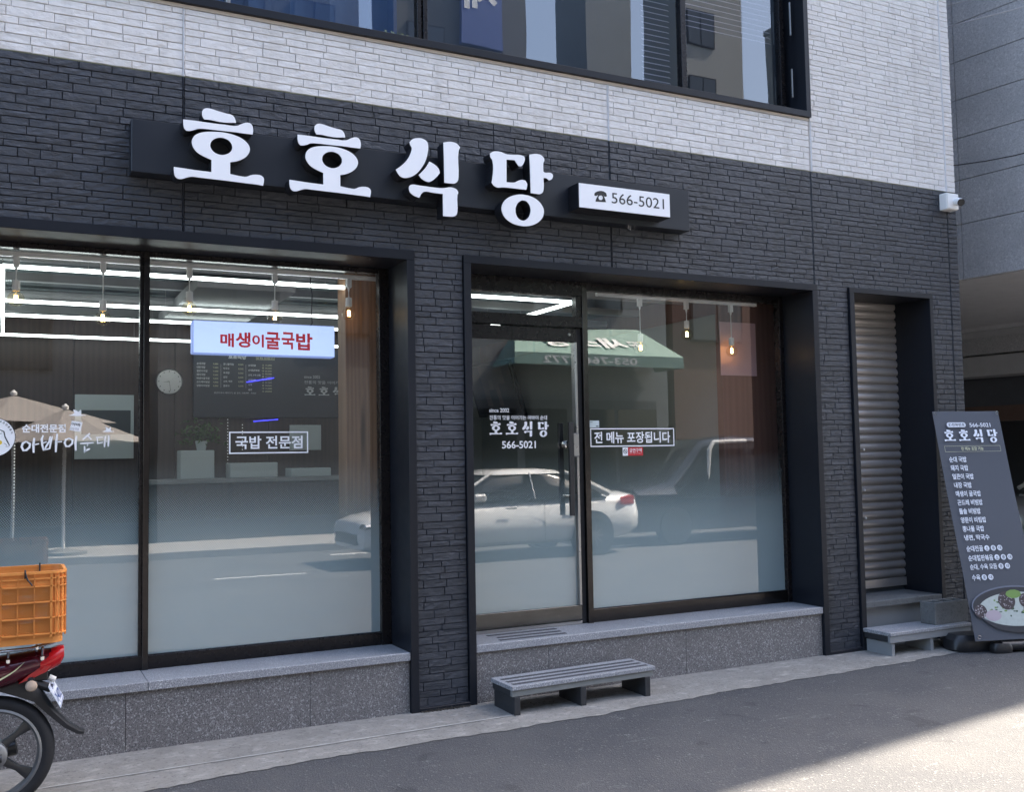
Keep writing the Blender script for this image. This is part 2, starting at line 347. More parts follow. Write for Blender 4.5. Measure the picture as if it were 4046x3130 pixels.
M['caulk_dark'] = mat('caulk_dark', (.030, .033, .042), .45, bs=.4, bscale=30)
M['black_metal'] = mat('black_metal', (.0105, .0125, .018), .42, var=.25, vs=2, spec=.28)
M['frame_metal'] = mat('bronze_black_steel', (.016, .014, .015), .28, .5, var=.2, vs=3)
M['steel'] = mat('brushed_bronze_steel', (.115, .115, .115), .24, 1, var=.25, vs=5)
M['mullion_steel'] = mat('mullion_steel', (.050, .046, .045), .22, .9, var=.3, vs=2.5)
M['silver'] = mat('silver_strip', (.36, .355, .35), .3, .8)
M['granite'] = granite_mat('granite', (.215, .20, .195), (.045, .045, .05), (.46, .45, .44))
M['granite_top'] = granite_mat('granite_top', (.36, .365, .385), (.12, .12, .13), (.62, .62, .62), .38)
M['asphalt'] = asphalt_mat()
M['concrete'] = concrete_mat('concrete_strip', (.27, .255, .23))
M['concrete_block'] = concrete_mat('concrete_block', (.16, .16, .155), .2)
M['glass'] = glass_mat('glass', 2.25)
M['glass_up'] = glass_mat('glass_upper', 2.3, (.62, .70, .80))
M['film'] = film_mat()
M['shutter'] = mat('galvanised_shutter', (.48, .45, .43), .33, .6, var=.3, vs=2.5)
M['white_paint'] = mat('white_acrylic', (.86, .87, .90), .35, var=.02)
M['white_vinyl'] = mat('white_vinyl', (.94, .94, .95), .5, var=.01)
M['black_print'] = flat('black_print', (.012, .012, .014), .5)
M['grey_paint'] = mat('grey_paint', (.26, .265, .27), .6, var=.2, vs=2)
M['dark_slat'] = mat('weathered_black', (.028, .029, .032), .6, var=.4, vs=12, bs=.4)
M['strip'] = mat('antislip_strip', (.075, .075, .08), .85, var=.3, vs=40, bs=.5, bscale=300)
M['wood_dark'] = wood_mat('dark_wood_panel', (.026, .016, .013), (.060, .036, .028), .5, .5)
M['wood'] = wood_mat('pine_post', (.18, .10, .055), (.42, .24, .135), .55, .9)
M['wood_red'] = wood_mat('red_wood_panel', (.10, .045, .032), (.19, .095, .07), .5, .45)
M['int_wall'] = mat('grey_green_wall', (.27, .29, .27), .8, var=.05)
M['int_ceiling'] = mat('dark_ceiling', (.085, .105, .11), .8, var=.3, vs=1.5)
M['int_floor'] = mat('interior_floor', (.16, .14, .12), .5)
M['tube'] = flat('led_tube', (.90, 1.0, .98), .5, 1.25)
M['lightbox'] = flat('lightbox_face', (.50, .64, .98), .5, .14)
M['lightbox_side'] = flat('lightbox_side', (.30, .42, .88), .5, .10)
M['red_print'] = flat('red_print', (.62, .008, .02), .5, .04)
M['bulb'] = glass_mat('bulb_glass', 1.5, (1, .95, .84))
M['filament'] = flat('filament', (1, .62, .22), .5, 10)
M['white_plastic'] = mat('white_plastic', (.80, .80, .79), .4, var=.02)
M['cable_black'] = flat('cable_black', (.01, .01, .012), .5)
M['navy_board'] = mat('menu_board_navy', (.016, .022, .036), .35)
M['paper'] = mat('paper', (.50, .56, .58), .6, var=.03)
M['rubber'] = mat('tyre_rubber', (.014, .014, .016), .7, var=.3, vs=20, bs=.2)
M['maroon'] = mat('maroon_paint', (.085, .005, .016), .18, .2, var=.1, coat=.8)
M['red_lens'] = flat('red_lens', (.42, .008, .012), .12)
M['orange'] = mat('orange_crate', (.70, .26, .055), .55, var=.22, vs=9, bs=.15, bscale=30)
M['alloy'] = mat('alloy_dark', (.10, .10, .10), .35, .8)
M['alloy_light'] = mat('alloy_grey', (.30, .30, .30), .4, .7)
M['black_plastic'] = mat('black_plastic', (.018, .018, .02), .42, var=.3, vs=9)
M['chrome'] = mat('chrome', (.75, .75, .76), .1, 1, var=.05)
M['cream'] = flat('cream_decal', (.72, .70, .42), .3)
M['plate_white'] = flat('plate_white', (.80, .84, .90), .4)
M['plate_blue'] = flat('plate_blue', (.03, .07, .30), .4)
M['banner'] = mat('banner_vinyl', (.070, .078, .098), .5, var=.05, vs=2)
M['panel'] = granite_mat('stone_cladding', (.50, .50, .51), (.38, .38, .39), (.60, .60, .60), .6, 120)
M['panel_dark'] = mat('soffit_panel', (.66, .66, .67), .6)
M['beam_grey'] = mat('beam_grey', (.5, .5, .51), .6)
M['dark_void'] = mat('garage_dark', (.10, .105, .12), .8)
M['car_white'] = mat('car_white', (.82, .83, .84), .2, 0, var=.01, coat=1)
M['car_dark'] = mat('car_dark', (.03, .032, .038), .2, .3, var=.05, coat=1)
M['car_glass'] = mat('car_glass', (.015, .02, .025), .06, 0, var=.01, spec=.8)
M['green_awning'] = mat('green_awning', (.23, .37, .33), .6, var=.08, vs=2)
M['stone_wall'] = mat('stone_wall', (.20, .22, .23), .8, var=.15, vs=1)
M['cream_wall'] = mat('cream_wall', (.30, .31, .31), .8, var=.1, vs=1)
M['dark_wall'] = mat('dark_wall', (.075, .085, .095), .7, var=.15, vs=1)
M['brick_red_wall'] = mat('brown_wall', (.16, .10, .08), .8, var=.2, vs=3)
M['blue_sign'] = flat('blue_sign', (.05, .10, .33), .5)
M['parasol'] = mat('parasol_canvas', (.27, .25, .24), .8, var=.05)
M['leaf'] = mat('leaf', (.06, .12, .03), .6, var=.5, vs=3)
M['bark'] = mat('bark', (.09, .07, .05), .9, bs=.5)
M['pink'] = mat('pink_poster', (.50, .33, .36), .5, var=.2, vs=3)
M['road_paint'] = mat('road_paint', (.70, .70, .70), .7, var=.2, vs=30)
M['navy_wall'] = mat('navy_wall', (.045, .07, .10), .5, var=.15, vs=1)
GL = [[[[[0.987,3.604],[0.993,3.623],[1.01,3.634],[1.033,3.635],[1.08,3.626],[1.127,3.619],[1.154,3.615],[1.169,3.602],[1.176,3.585],[1.178,3.572],[1.115,3.565],[1.068,3.566],[1.033,3.569],[0.999,3.568],[0.99,3.583]]],[[[0.884,3.551],[0.952,3.552],[1.033,3.551],[1.115,3.552],[1.184,3.555],[1.204,3.566],[1.228,3.578],[1.253,3.582],[1.268,3.574],[1.275,3.558],[1.277,3.537],[1.274,3.516],[1.234,3.515],[1.175,3.516],[1.086,3.514],[0.999,3.512],[0.964,3.508],[0.941,3.497],[0.918,3.489],[0.901,3.488],[0.891,3.498],[0.885,3.52]]],[[[1.04,3.336],[0.993,3.353],[0.959,3.372],[0.936,3.403],[0.931,3.429],[0.941,3.458],[0.964,3.479],[0.999,3.493],[1.045,3.501],[1.104,3.505],[1.157,3.5],[1.204,3.487],[1.237,3.466],[1.255,3.441],[1.257,3.416],[1.243,3.387],[1.216,3.363],[1.181,3.345],[1.145,3.335],[1.145,3.266],[1.198,3.26],[1.237,3.26],[1.264,3.273],[1.294,3.279],[1.322,3.277],[1.337,3.265],[1.339,3.246],[1.334,3.218],[1.294,3.221],[1.234,3.222],[1.145,3.224],[1.057,3.225],[0.97,3.226],[0.93,3.226],[0.902,3.217],[0.874,3.206],[0.854,3.207],[0.841,3.218],[0.835,3.24],[0.834,3.271],[0.885,3.269],[0.953,3.266],[1.04,3.265]],[[1.157,3.417],[1.153,3.406],[1.146,3.396],[1.137,3.387],[1.125,3.38],[1.113,3.375],[1.099,3.372],[1.085,3.372],[1.072,3.375],[1.059,3.38],[1.049,3.387],[1.041,3.396],[1.036,3.406],[1.033,3.417],[1.034,3.428],[1.037,3.439],[1.044,3.449],[1.053,3.458],[1.064,3.465],[1.077,3.47],[1.091,3.473],[1.105,3.473],[1.118,3.47],[1.131,3.466],[1.141,3.459],[1.149,3.45],[1.155,3.439],[1.157,3.428]]]],
[[[[2.252,3.596],[2.271,3.618],[2.303,3.63],[2.339,3.631],[2.367,3.619],[2.377,3.599],[2.373,3.538],[2.358,3.489],[2.329,3.439],[2.293,3.398],[2.251,3.373],[2.213,3.364],[2.188,3.372],[2.171,3.39],[2.159,3.411],[2.196,3.44],[2.231,3.477],[2.256,3.52],[2.267,3.562],[2.257,3.58]]],[[[2.385,3.489],[2.408,3.48],[2.433,3.466],[2.45,3.446],[2.456,3.423],[2.435,3.397],[2.406,3.37],[2.378,3.357],[2.356,3.36],[2.328,3.375],[2.312,3.395],[2.336,3.419],[2.361,3.449]]],[[[2.484,3.625],[2.518,3.634],[2.555,3.636],[2.584,3.626],[2.6,3.607],[2.589,3.582],[2.586,3.414],[2.58,3.386],[2.562,3.369],[2.529,3.364],[2.487,3.364],[2.486,3.525]]],[[[2.245,3.302],[2.249,3.318],[2.264,3.327],[2.314,3.327],[2.37,3.326],[2.427,3.325],[2.478,3.328],[2.521,3.338],[2.55,3.337],[2.572,3.328],[2.582,3.31],[2.576,3.291],[2.574,3.182],[2.566,3.161],[2.544,3.15],[2.511,3.147],[2.475,3.147],[2.475,3.29],[2.412,3.29],[2.345,3.29],[2.331,3.278],[2.32,3.261],[2.314,3.248],[2.292,3.253],[2.267,3.264],[2.25,3.28]]]],
[[[[2.813,3.593],[2.834,3.609],[2.868,3.616],[2.898,3.614],[2.929,3.606],[2.983,3.607],[3.038,3.612],[3.065,3.607],[3.071,3.59],[3.062,3.56],[3.044,3.538],[3.024,3.535],[3.009,3.554],[2.994,3.572],[2.967,3.571],[2.934,3.569],[2.931,3.417],[2.964,3.418],[2.991,3.422],[3.019,3.437],[3.05,3.446],[3.073,3.442],[3.085,3.422],[3.078,3.382],[3.018,3.381],[2.956,3.381],[2.902,3.379],[2.864,3.374],[2.837,3.384],[2.822,3.403],[2.828,3.428],[2.83,3.553],[2.818,3.569]]],[[[3.106,3.624],[3.156,3.635],[3.192,3.632],[3.216,3.614],[3.219,3.597],[3.211,3.578],[3.21,3.521],[3.221,3.515],[3.266,3.518],[3.282,3.509],[3.283,3.494],[3.273,3.475],[3.252,3.465],[3.233,3.477],[3.21,3.477],[3.209,3.4],[3.202,3.378],[3.182,3.364],[3.151,3.362],[3.111,3.364],[3.11,3.495]]],[[[3.206,3.23],[3.2,3.212],[3.189,3.195],[3.173,3.178],[3.154,3.164],[3.132,3.152],[3.107,3.143],[3.081,3.137],[3.053,3.134],[3.026,3.135],[2.999,3.138],[2.974,3.144],[2.951,3.154],[2.931,3.166],[2.915,3.18],[2.903,3.196],[2.895,3.213],[2.892,3.231],[2.893,3.249],[2.899,3.267],[2.91,3.285],[2.925,3.301],[2.943,3.315],[2.965,3.327],[2.99,3.336],[3.016,3.343],[3.043,3.346],[3.071,3.346],[3.098,3.343],[3.123,3.337],[3.147,3.328],[3.167,3.316],[3.184,3.301],[3.196,3.285],[3.205,3.268],[3.208,3.249]],[[3.108,3.245],[3.106,3.23],[3.101,3.215],[3.094,3.201],[3.085,3.19],[3.074,3.181],[3.062,3.174],[3.049,3.171],[3.036,3.172],[3.025,3.176],[3.014,3.183],[3.005,3.193],[2.999,3.205],[2.995,3.219],[2.994,3.234],[2.995,3.249],[3.0,3.264],[3.007,3.278],[3.016,3.289],[3.027,3.298],[3.039,3.305],[3.052,3.308],[3.065,3.307],[3.077,3.304],[3.087,3.297],[3.096,3.287],[3.103,3.274],[3.107,3.26]]]],
[[[[3.587,3.393],[3.591,3.406],[3.612,3.419],[3.639,3.426],[3.665,3.424],[3.683,3.415],[3.688,3.396],[3.682,3.39],[3.667,3.39],[3.664,3.398],[3.661,3.401],[3.667,3.386],[3.676,3.364],[3.68,3.351],[3.596,3.347],[3.6,3.364],[3.611,3.383],[3.617,3.393],[3.612,3.393],[3.604,3.388],[3.589,3.388]],[[3.655,3.38],[3.654,3.373],[3.65,3.368],[3.644,3.363],[3.637,3.362],[3.63,3.362],[3.624,3.365],[3.621,3.37],[3.62,3.376],[3.621,3.383],[3.625,3.388],[3.631,3.392],[3.638,3.394],[3.645,3.394],[3.65,3.391],[3.654,3.386]]]]]
# ================================================================ SETTING: road, strip
g = MB(); g.add([(-60, -70, 0), (70, -70, 0), (70, 50, 0), (-60, 50, 0)], [(0, 1, 2, 3)])
obj('road', g, M['asphalt'], kind='structure')
pts = []; x = -3.0
rr = random.Random(3)
edge = [(-3, -.74), (.2, -.74), (.8, -.71), (1.31, -.64), (2.33, -.635), (3.18, -.62), (4.43, -.53), (5.6, -.50), (6.6, -.46), (7.1, -.34), (7.5, -.18)]
def lin(xx):
    for (a, b), (c, d) in zip(edge, edge[1:]):
        if a <= xx <= c: return b + (d - b) * (xx - a) / (c - a)
    return edge[-1][1]
c = MB(); V = []; F = []; n = 0
while x <= 7.5:
    V += [(x, lin(x) + rr.uniform(-.012, .012) + .01 * sin(x * 9), .004), (x, .02, .012)]; x += .05; n += 1
F = [(2 * i, 2 * i + 2, 2 * i + 3, 2 * i + 1) for i in range(n - 1)]
c.add(V, F); obj('pavement', c, M['concrete'], kind='structure')
# thin pale mortar line of an old repair in the strip
c = MB(); V = []; n = 0; x = -.3
while x <= 2.9: V += [(x, -.44 + .02 * x + rr.uniform(-.003, .003), .0125 if 0 else .011), (x, -.428 + .02 * x + rr.uniform(-.003, .003), .0115)]; x += .04; n += 1
c.add(V, [(2 * i, 2 * i + 2, 2 * i + 3, 2 * i + 1) for i in range(n - 1)]); obj('repair_line', c, mat('old_mortar', (.42, .41, .38), .9), kind='structure')

# ================================================================ SHOP BUILDING
B = thing('shop_building', 'two-storey corner restaurant building clad in dark and white split-stone strips', 'building', (3, 0, 0))
OP = [(-9, 2.355, -1, 2.95), (2.70, 5.815, -1, 2.95), (6.155, 7.125, -1, 2.95), (-9, 5.81, 4.295, 9)]   # x0,x1,z0,z1 of face openings (incl. metal surrounds)
def free(z0, z1, X0, X1):
    iv = [(X0, X1)]
    for a, b, c_, d in OP:
        if z1 > c_ + 1e-4 and z0 < d - 1e-4:
            nv = []
            for s, e in iv:
                if b <= s or a >= e: nv.append((s, e)); continue
                if a > s: nv.append((s, a))
                if b < e: nv.append((b, e))
            iv = nv
    return iv
# backing wall (mortar plane) with real openings, in cells
def wall_cells(name, mt, zlist, X0, X1, depth):
    m = MB()
    for z0, z1 in zlist:
        for a, b in free(z0, z1, X0, X1):
            if b - a > .01: m.box(a, b, .004, depth, z0, z1)
    return obj(name, m, mt, B)
wall_cells('wall', M['mortar_dark'], [(-.03, 2.95), (2.95, 3.88)], -2.5, 7.494, .30)
wall_cells('wall', M['mortar_light'], [(3.88, 4.295), (4.295, 9.5)], -2.5, 7.494, .28)
m = MB(); m.box(7.20, 7.494, .31, 9, -.03, 9.5); m.box(-2.5, 7.494, 8.9, 9, -.03, 9.5); m.box(-2.5, -2.4, .31, 8.9, -.03, 9.5); m.box(-2.5, 7.5, 0.0, 9, 9.5, 9.7)
obj('side_wall', m, M['stone_wall'], B)
JT = [.918, 3.874, 5.80, 7.383]
def brick(mb, x0, x1, z0, z1, rng, mi, wide=.0):
    nx = max(3, min(7, int((x1 - x0) / .035))); ch = .0025
    base = -.0025 - rng.uniform(0, .0025); tx = rng.uniform(-.002, .002); V = []
    rows = [z0, z0 + ch, (z0 + z1) / 2 + rng.uniform(-.006, .006), z1 - ch, z1]
    xs = [x0, x0 + ch] + [x0 + (x1 - x0) * k / nx + rng.uniform(-.004, .004) for k in range(1, nx)] + [x1 - ch, x1]
    for j, z in enumerate(rows):
        for i, xx in enumerate(xs):
            e = j in (0, 4) or i in (0, len(xs) - 1)
            y = base + (0.004 if e else 0) + tx * (i / len(xs) - .5) + (0 if e else rng.uniform(-.0017, .0017))
            V.append((xx, y, z))
    nX = len(xs); F = []
    for j in range(4):
        for i in range(nX - 1):
            F.append((j * nX + i, j * nX + i + 1, (j + 1) * nX + i + 1, (j + 1) * nX + i))
    o = len(V); ring = [(0, i) for i in range(nX)] + [(j, nX - 1) for j in range(1, 5)] + [(4, i) for i in range(nX - 2, -1, -1)] + [(j, 0) for j in range(3, 0, -1)]
    V += [(V[j * nX + i][0], .006, V[j * nX + i][2]) for j, i in ring]; L = len(ring)
    for k in range(L):
        a = ring[k]; b = ring[(k + 1) % L]; F.append((a[0] * nX + a[1], o + k, o + (k + 1) % L, b[0] * nX + b[1]))
    mb.add(V, F, mi)
rng = random.Random(11); bricks = []
HS = [.036, .042, .050, .054, .045, .038]
def courses(z0, z1):
    hs = []; z = z0; last = -1
    while z < z1 - .02:
        h = rng.choice([q for q in HS if q != last]); last = h; hs.append(h); z += h
    k = (z1 - z0) / sum(hs); z = z0
    for h in hs: yield z, z + h * k; z += h * k
for z0, z1, white in ((.035, .37, 0), (.37, 2.95, 0), (2.95, 3.878, 0), (3.882, 4.295, 1), (4.295, 6.6, 1)):
    for za, zb in courses(z0, z1):
        for a, b in free(za, zb, -1.2, 7.5):
            cuts = [a] + [j for j in JT if a < j < b] + [b]
            for s, e in zip(cuts, cuts[1:]):
                s2 = s + (.005 if s in JT else .0); e2 = e - (.005 if e in JT else .0)
                x = s2
                if e2 - s2 < .16: pieces = [(s2, e2)] if (e2 - s2 < .13) else [(s2, s2 + (e2 - s2) * rng.uniform(.4, .6)), None]
                else: pieces = None
                if pieces and pieces[-1] is None: pieces = [pieces[0], (pieces[0][1], e2)]
                if pieces is None:
                    pieces = []; first = True
                    while x < e2 - .001:
                        w = rng.uniform(.03, .2) if first else rng.uniform(.11, .27); first = False
                        if e2 - (x + w) < .05: w = e2 - x
                        pieces.append((x, min(e2, x + w))); x += w
                for p, q in pieces: bricks.append((p + .0011, q - .0011, za + .0012, zb - .0012, white))
def bscore(b):
    d2 = ((b[0] + b[1]) / 2) ** 2 + 36 + ((b[2] + b[3]) / 2 - 1.6) ** 2
    vis = 1 if (b[0] > -.02 + .0 * b[2] and b[3] < 4.29 + .001) or b[0] > 5.8 and b[2] < 5.5 else .01
    cx = (b[0] + b[1]) / 2; cz = (b[2] + b[3]) / 2
    if .62 < cx < 4.4 and 3.26 < cz < 3.54: vis = .05
    return vis * (b[1] - b[0]) * (b[3] - b[2]) * 6 / d2 ** 1.5
order = sorted(range(len(bricks)), key=lambda i: -bscore(bricks[i])); own = set(order[:300]); rest = MB()
for i, b in enumerate(bricks):
    if i in own:
        m = MB(); brick(m, *b[:4], rng, 0); obj('brick', m, M['white_brick' if b[4] else 'dark_brick'], B, fix=False)
    else: brick(rest, *b[:4], rng, b[4])
obj('brick_courses', rest, [M['dark_brick'], M['white_brick']], B, fix=False, kind='stuff')
# caulked panel joints
def wavy(x, z0, z1, w, y, rngk):
    m = MB(); n = int((z1 - z0) / .012); V = []
    for k in range(n + 1):
        z = z0 + (z1 - z0) * k / n; ww = w * (1 + rngk.uniform(-.35, .35)); V += [(x - ww, .004, z), (x, y + rngk.uniform(-.001, .001), z), (x + ww, .004, z)]
    m.add(V, [f for k in range(n) for f in ((3 * k, 3 * k + 1, 3 * k + 4, 3 * k + 3), (3 * k + 1, 3 * k + 2, 3 * k + 5, 3 * k + 4))]); return m
for x, z0, z1, w in ((.918, 2.95, 3.88, 0), (3.874, 2.95, 3.88, 0), (5.80, 2.957, 3.88, 0), (7.383, .0, 3.88, 0), (.918, 3.88, 4.295, 1), (3.874, 3.88, 4.295, 1), (5.815, 3.88, 4.295, 1), (7.383, 3.88, 6.6, 1)):
    obj('joint_sealant', wavy(x, z0, z1, .0055 if x < 7 else .0035, -.012 if w else -.007, rng), M['caulk' if w else 'caulk_dark'], B, fix=False)
m = MB(); m.box(-2, 5.80, -.004, .02, 4.2975, 4.318); obj('sill_trim', m, mat('cream_trim', (.62, .56, .50), .6), B)
m = MB(); m.box(-1.4, 7.502, -.001, .02, 3.878, 3.882); obj('flashing', m, mat('olive_flashing', (.16, .17, .10), .6), B)
# ---- black metal surrounds
BM = M['black_metal']
def surround(parts):
    for p in parts:
        m = MB(); m.bbox(*p, b=.002); obj('surround', m, BM, B)
surround([(-2.2, 2.355, -.022, .40, 2.89, 2.952), (2.300, 2.353, -.024, .40, .0, 2.8895),
          (2.702, 2.753, -.024, .40, .0, 2.8995), (2.702, 5.813, -.022, .40, 2.90, 2.953), (5.757, 5.811, -.024, .40, .0, 2.8995),
          (2.3535, 2.7015, -.024, .02, .0, .034), (5.8115, 6.1585, -.024, .02, .0, .034),
          (6.160, 6.212, -.024, .40, .0, 2.9095), (6.160, 7.135, -.022, .40, 2.910, 2.952), (7.092, 7.133, -.024, .40, .0, 2.9095)])
m = MB(); m.box(2.356, 2.70, -.012, .01, .034, .040); m.box(5.814, 6.158, -.012, .01, .034, .040); obj('flashing', m, M['caulk_dark'], B)
# ---- granite plinths and ledges
def plinth(x0, x1, cuts, joints_top):
    xs = [x0] + cuts + [x1]
    for a, b in zip(xs, xs[1:]):
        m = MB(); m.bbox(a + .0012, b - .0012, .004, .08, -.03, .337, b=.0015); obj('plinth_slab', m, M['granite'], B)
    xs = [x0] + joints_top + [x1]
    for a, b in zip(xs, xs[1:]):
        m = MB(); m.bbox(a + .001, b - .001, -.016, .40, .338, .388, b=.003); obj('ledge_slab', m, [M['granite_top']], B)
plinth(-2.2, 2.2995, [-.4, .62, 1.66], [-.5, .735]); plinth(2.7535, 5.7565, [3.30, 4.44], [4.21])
# ---- display windows
FM = M['frame_metal']; ST = M['steel']
def boxpart(name, p, mt, par, b=.002):
    m = MB(); m.bbox(*p, b=b) if b else m.box(*p); return obj(name, m, mt, par)
def pane(par, x0, x1, z0, z1, y=.358, film=True, right=None):
    m = MB(); m.add([(x0, y, z0), (x1, y, z0), (x1, y, z1), (x0, y, z1)], [(0, 1, 2, 3)]); o = obj('glass_pane', m, M['glass'], par, fix=False)
    if film:
        f = MB(); f.add([(x0, y + .006, z0), (x1, y + .006, z0), (x1, y + .006, 1.64), (x0, y + .006, 1.64)], [(0, 1, 2, 3)]); obj('frosted_film', f, M['film'], par, fix=False)
    return o
WL = bpy.data.objects.new('display_window', None); COL.objects.link(WL); WL.parent = B; WL.location = (-2, .36, .39)
for nm, p, mt in (('bottom_rail', (-2.2, 2.231, .335, .39, .389, .468), FM), ('top_rail', (-2.2, 2.231, .335, .39, 2.856, 2.889), FM), ('mullion', (.742, .776, .322, .392, .3885, 2.8885), M['mullion_steel']), ('mullion', (.722, .7415, .342, .392, .3885, 2.8885), FM),
                  ('jamb', (2.232, 2.2995, .325, .395, .3885, 2.8885), FM), ('bead', (-2.2, .721, .345, .356, .4685, .474), M['rubber']), ('bead', (.777, 2.231, .345, .356, .4685, .474), M['rubber'])):
    boxpart(nm, p, mt, WL)
pane(WL, -2.2, .722, .468, 2.857); pane(WL, .776, 2.232, .468, 2.857)
WR = bpy.data.objects.new('display_window', None); COL.objects.link(WR); WR.parent = B; WR.location = (3.9, .36, .39)
for nm, p, mt in (('bottom_rail', (3.857, 5.714, .335, .39, .389, .482), M['mullion_steel']), ('top_rail', (3.857, 5.714, .335, .39, 2.842, 2.899), FM), ('mullion', (3.812, 3.856, .318, .392, .3885, 2.8995), M['mullion_steel']),
                  ('jamb', (5.715, 5.7565, .325, .395, .3885, 2.8995), FM), ('bead', (3.857, 5.714, .345, .356, .4825, .488), M['rubber'])):
    boxpart(nm, p, mt, WR)
pane(WR, 3.856, 5.715, .482, 2.843)
DR = bpy.data.objects.new('door', None); COL.objects.link(DR); DR.parent = B; DR.location = (2.8, .36, .39)
for nm, p, mt in (('kick_rail', (2.756, 3.762, .326, .374, .42, .525), ST), ('leaf_top_rail', (2.756, 3.762, .326, .374, 2.447, 2.545), FM), ('header', (2.754, 3.81, .318, .392, 2.556, 2.634), FM), ('top_rail', (2.754, 3.81, .318, .392, 2.79, 2.8995), FM),
                  ('stile', (3.742, 3.762, .322, .376, .5255, 2.4465), M['silver']), ('jamb', (3.766, 3.811, .345, .392, .3885, 2.5555), M['rubber']), ('threshold', (2.754, 3.765, .33, .39, .389, .412), M['silver']),
                  ('jamb', (3.766, 3.811, .33, .392, 2.6345, 2.7895), FM)):
    boxpart(nm, p, mt, DR)
pane(DR, 2.756, 3.742, .525, 2.447, y=.35); pane(DR, 2.756, 3.766, 2.634, 2.79, film=False)
for y0, y1 in ((.268, .290), (.42, .442)): boxpart('pull_handle', (3.650, 3.688, y0, y1, 1.175, 1.853), M['black_plastic'], DR)
m = MB(); [m.tube([(3.669, .279, z), (3.669, .431, z)], .009, 8) for z in (1.32, 1.70)]; obj('handle_post', m, M['chrome'], DR, smooth=True)
m = MB(); m.bbox(3.700, 3.755, .30, .326, 1.60, 1.775, b=.008); obj('door_lock', m, M['silver'], DR)
m = MB(); m.lathe((3.65, .33, 1.692), [(.0, -.036), (.025, -.034), (.030, -.02), (.030, .0)], 20, 'Y'); m.bbox(3.665, 3.70, .300, .312, 1.675, 1.71, b=.004); obj('thumb_turn', m, M['chrome'], DR, smooth=True)
m = MB(); m.lathe((3.70, .324, 2.50), [(.0, -.004), (.010, -.004), (.012, .002)], 16, 'Y'); obj('keyhole', m, M['silver'], DR, smooth=True)
# antislip strips stuck on the ledge before the door
for y, a, b in ((.255, 2.96, 3.50), (.155, 2.99, 3.48), (.062, 2.96, 3.47)): boxpart('antislip_strip', (a, b, y - .018, y + .018, .3885, .391), M['strip'], DR, 0)
# ---- upper window
UW = bpy.data.objects.new('upper_window', None); COL.objects.link(UW); UW.parent = B; UW.location = (2, .1, 4.32)
for nm, p, mt in (('frame', (-2.4, 5.81, -.03, .28, 4.319, 4.368), BM), ('frame', (5.762, 5.81, -.028, .28, 4.369, 6.8), BM), ('bottom_rail', (-2.4, 5.70, .14, .20, 4.369, 4.408), FM),
                  ('stile', (5.655, 5.70, .14, .20, 4.409, 6.8), FM), ('stile', (4.650, 4.70, .135, .20, 4.409, 6.8), FM), ('stile', (2.455, 2.485, .135, .20, 4.409, 6.8), FM), ('stile', (2.50, 2.53, .135, .20, 4.409, 6.8), FM),
                  ('stile', (1.19, 1.215, .135, .20, 4.409, 6.8), M['silver']), ('hinge', (5.701, 5.712, .06, .075, 4.50, 4.74), M['silver']), ('hinge', (5.701, 5.712, .06, .075, 5.02, 5.3), M['silver'])):
    boxpart(nm, p, mt, UW)
for a, b in ((-2.4, 1.19), (1.215, 2.455), (2.53, 4.65), (4.70, 5.655)):
    m = MB(); m.add([(a, .165, 4.4), (b, .165, 4.4), (b, .165, 6.8), (a, .165, 6.8)], [(0, 1, 2, 3)]); obj('glass_pane', m, M['glass_up'], UW, fix=False)
m = MB()
for k in range(34):
    z = 5.0 + k * .045; m.add([(4.71, .24, z), (5.65, .24, z), (5.65, .262, z + .02), (4.71, .262, z + .02)], [(0, 1, 2, 3)])
    m.add([(4.36, .24, z - .5), (4.62, .24, z - .5), (4.62, .262, z - .48), (4.36, .262, z - .48)], [(0, 1, 2, 3)])
obj('blind_slats', m, mat('blind', (.45, .38, .36), .6), UW, fix=False, kind='stuff')
m = MB(); nf = 90
m.add([(-2.4 + 4.75 * k / nf, .27 + .03 * sin(k * 1.3) + .012 * sin(k * 3.7), zz) for k in range(nf + 1) for zz in (4.1, 6.9)], [(2 * k, 2 * k + 2, 2 * k + 3, 2 * k + 1) for k in range(nf)])
obj('curtain', m, mat('blue_curtain', (.07, .13, .24), .8), UW, smooth=True, fix=False)
m = MB(); m.box(-2.4, 5.9, .9, .95, 4.0, 7); m.box(-2.4, 5.9, .30, .95, 4.0, 4.05); obj('upper_room', m, M['dark_wall'], B)
# ---- interior shell
m = MB(); m.box(-2.4, 5.41, .62, 5.6, 3.02, 3.06); obj('ceiling', m, M['int_ceiling'], B)
m = MB(); m.box(-2.4, 7.1, .4, 5.6, .2, .3); obj('interior_floor', m, M['int_floor'], B)
for k in range(6):
    a = -2.2 + k * .93; m = MB(); m.box(a, a + .926, 4.40, 4.44, .3, 3.02); obj('wood_panel', m, M['wood_dark'], B)
m = MB(); m.box(3.38, 5.41, 5.5, 5.55, .3, 3.02); m.box(3.36, 3.38, 4.44, 5.5, .3, 3.02); obj('back_wall', m, M['int_wall'], B)
m = MB(); m.box(5.41, 5.46, .71, 5.5, .3, 2.80); obj('partition', m, M['int_wall'], B)
m = MB(); m.box(5.405, 5.46, .71, 5.5, 2.801, 3.02); m.box(-2.3, 5.4, .42, .60, 2.93, 3.0); obj('bulkhead', m, M['wood_red'], B)
m = MB(); m.bbox(2.09, 2.40, .62, .80, .3, 2.90, b=.004); obj('wood_post', m, M['wood'], B)
m = MB(); m.bbox(5.345, 6.35, .62, .70, .3, 2.92, b=.004); obj('wood_post', m, M['wood_red'], B)
m = MB()
for y in (1.1, 1.9, 2.7, 3.5): m.box(-2.3, 5.4, y, y + .06, 2.93, 2.99)
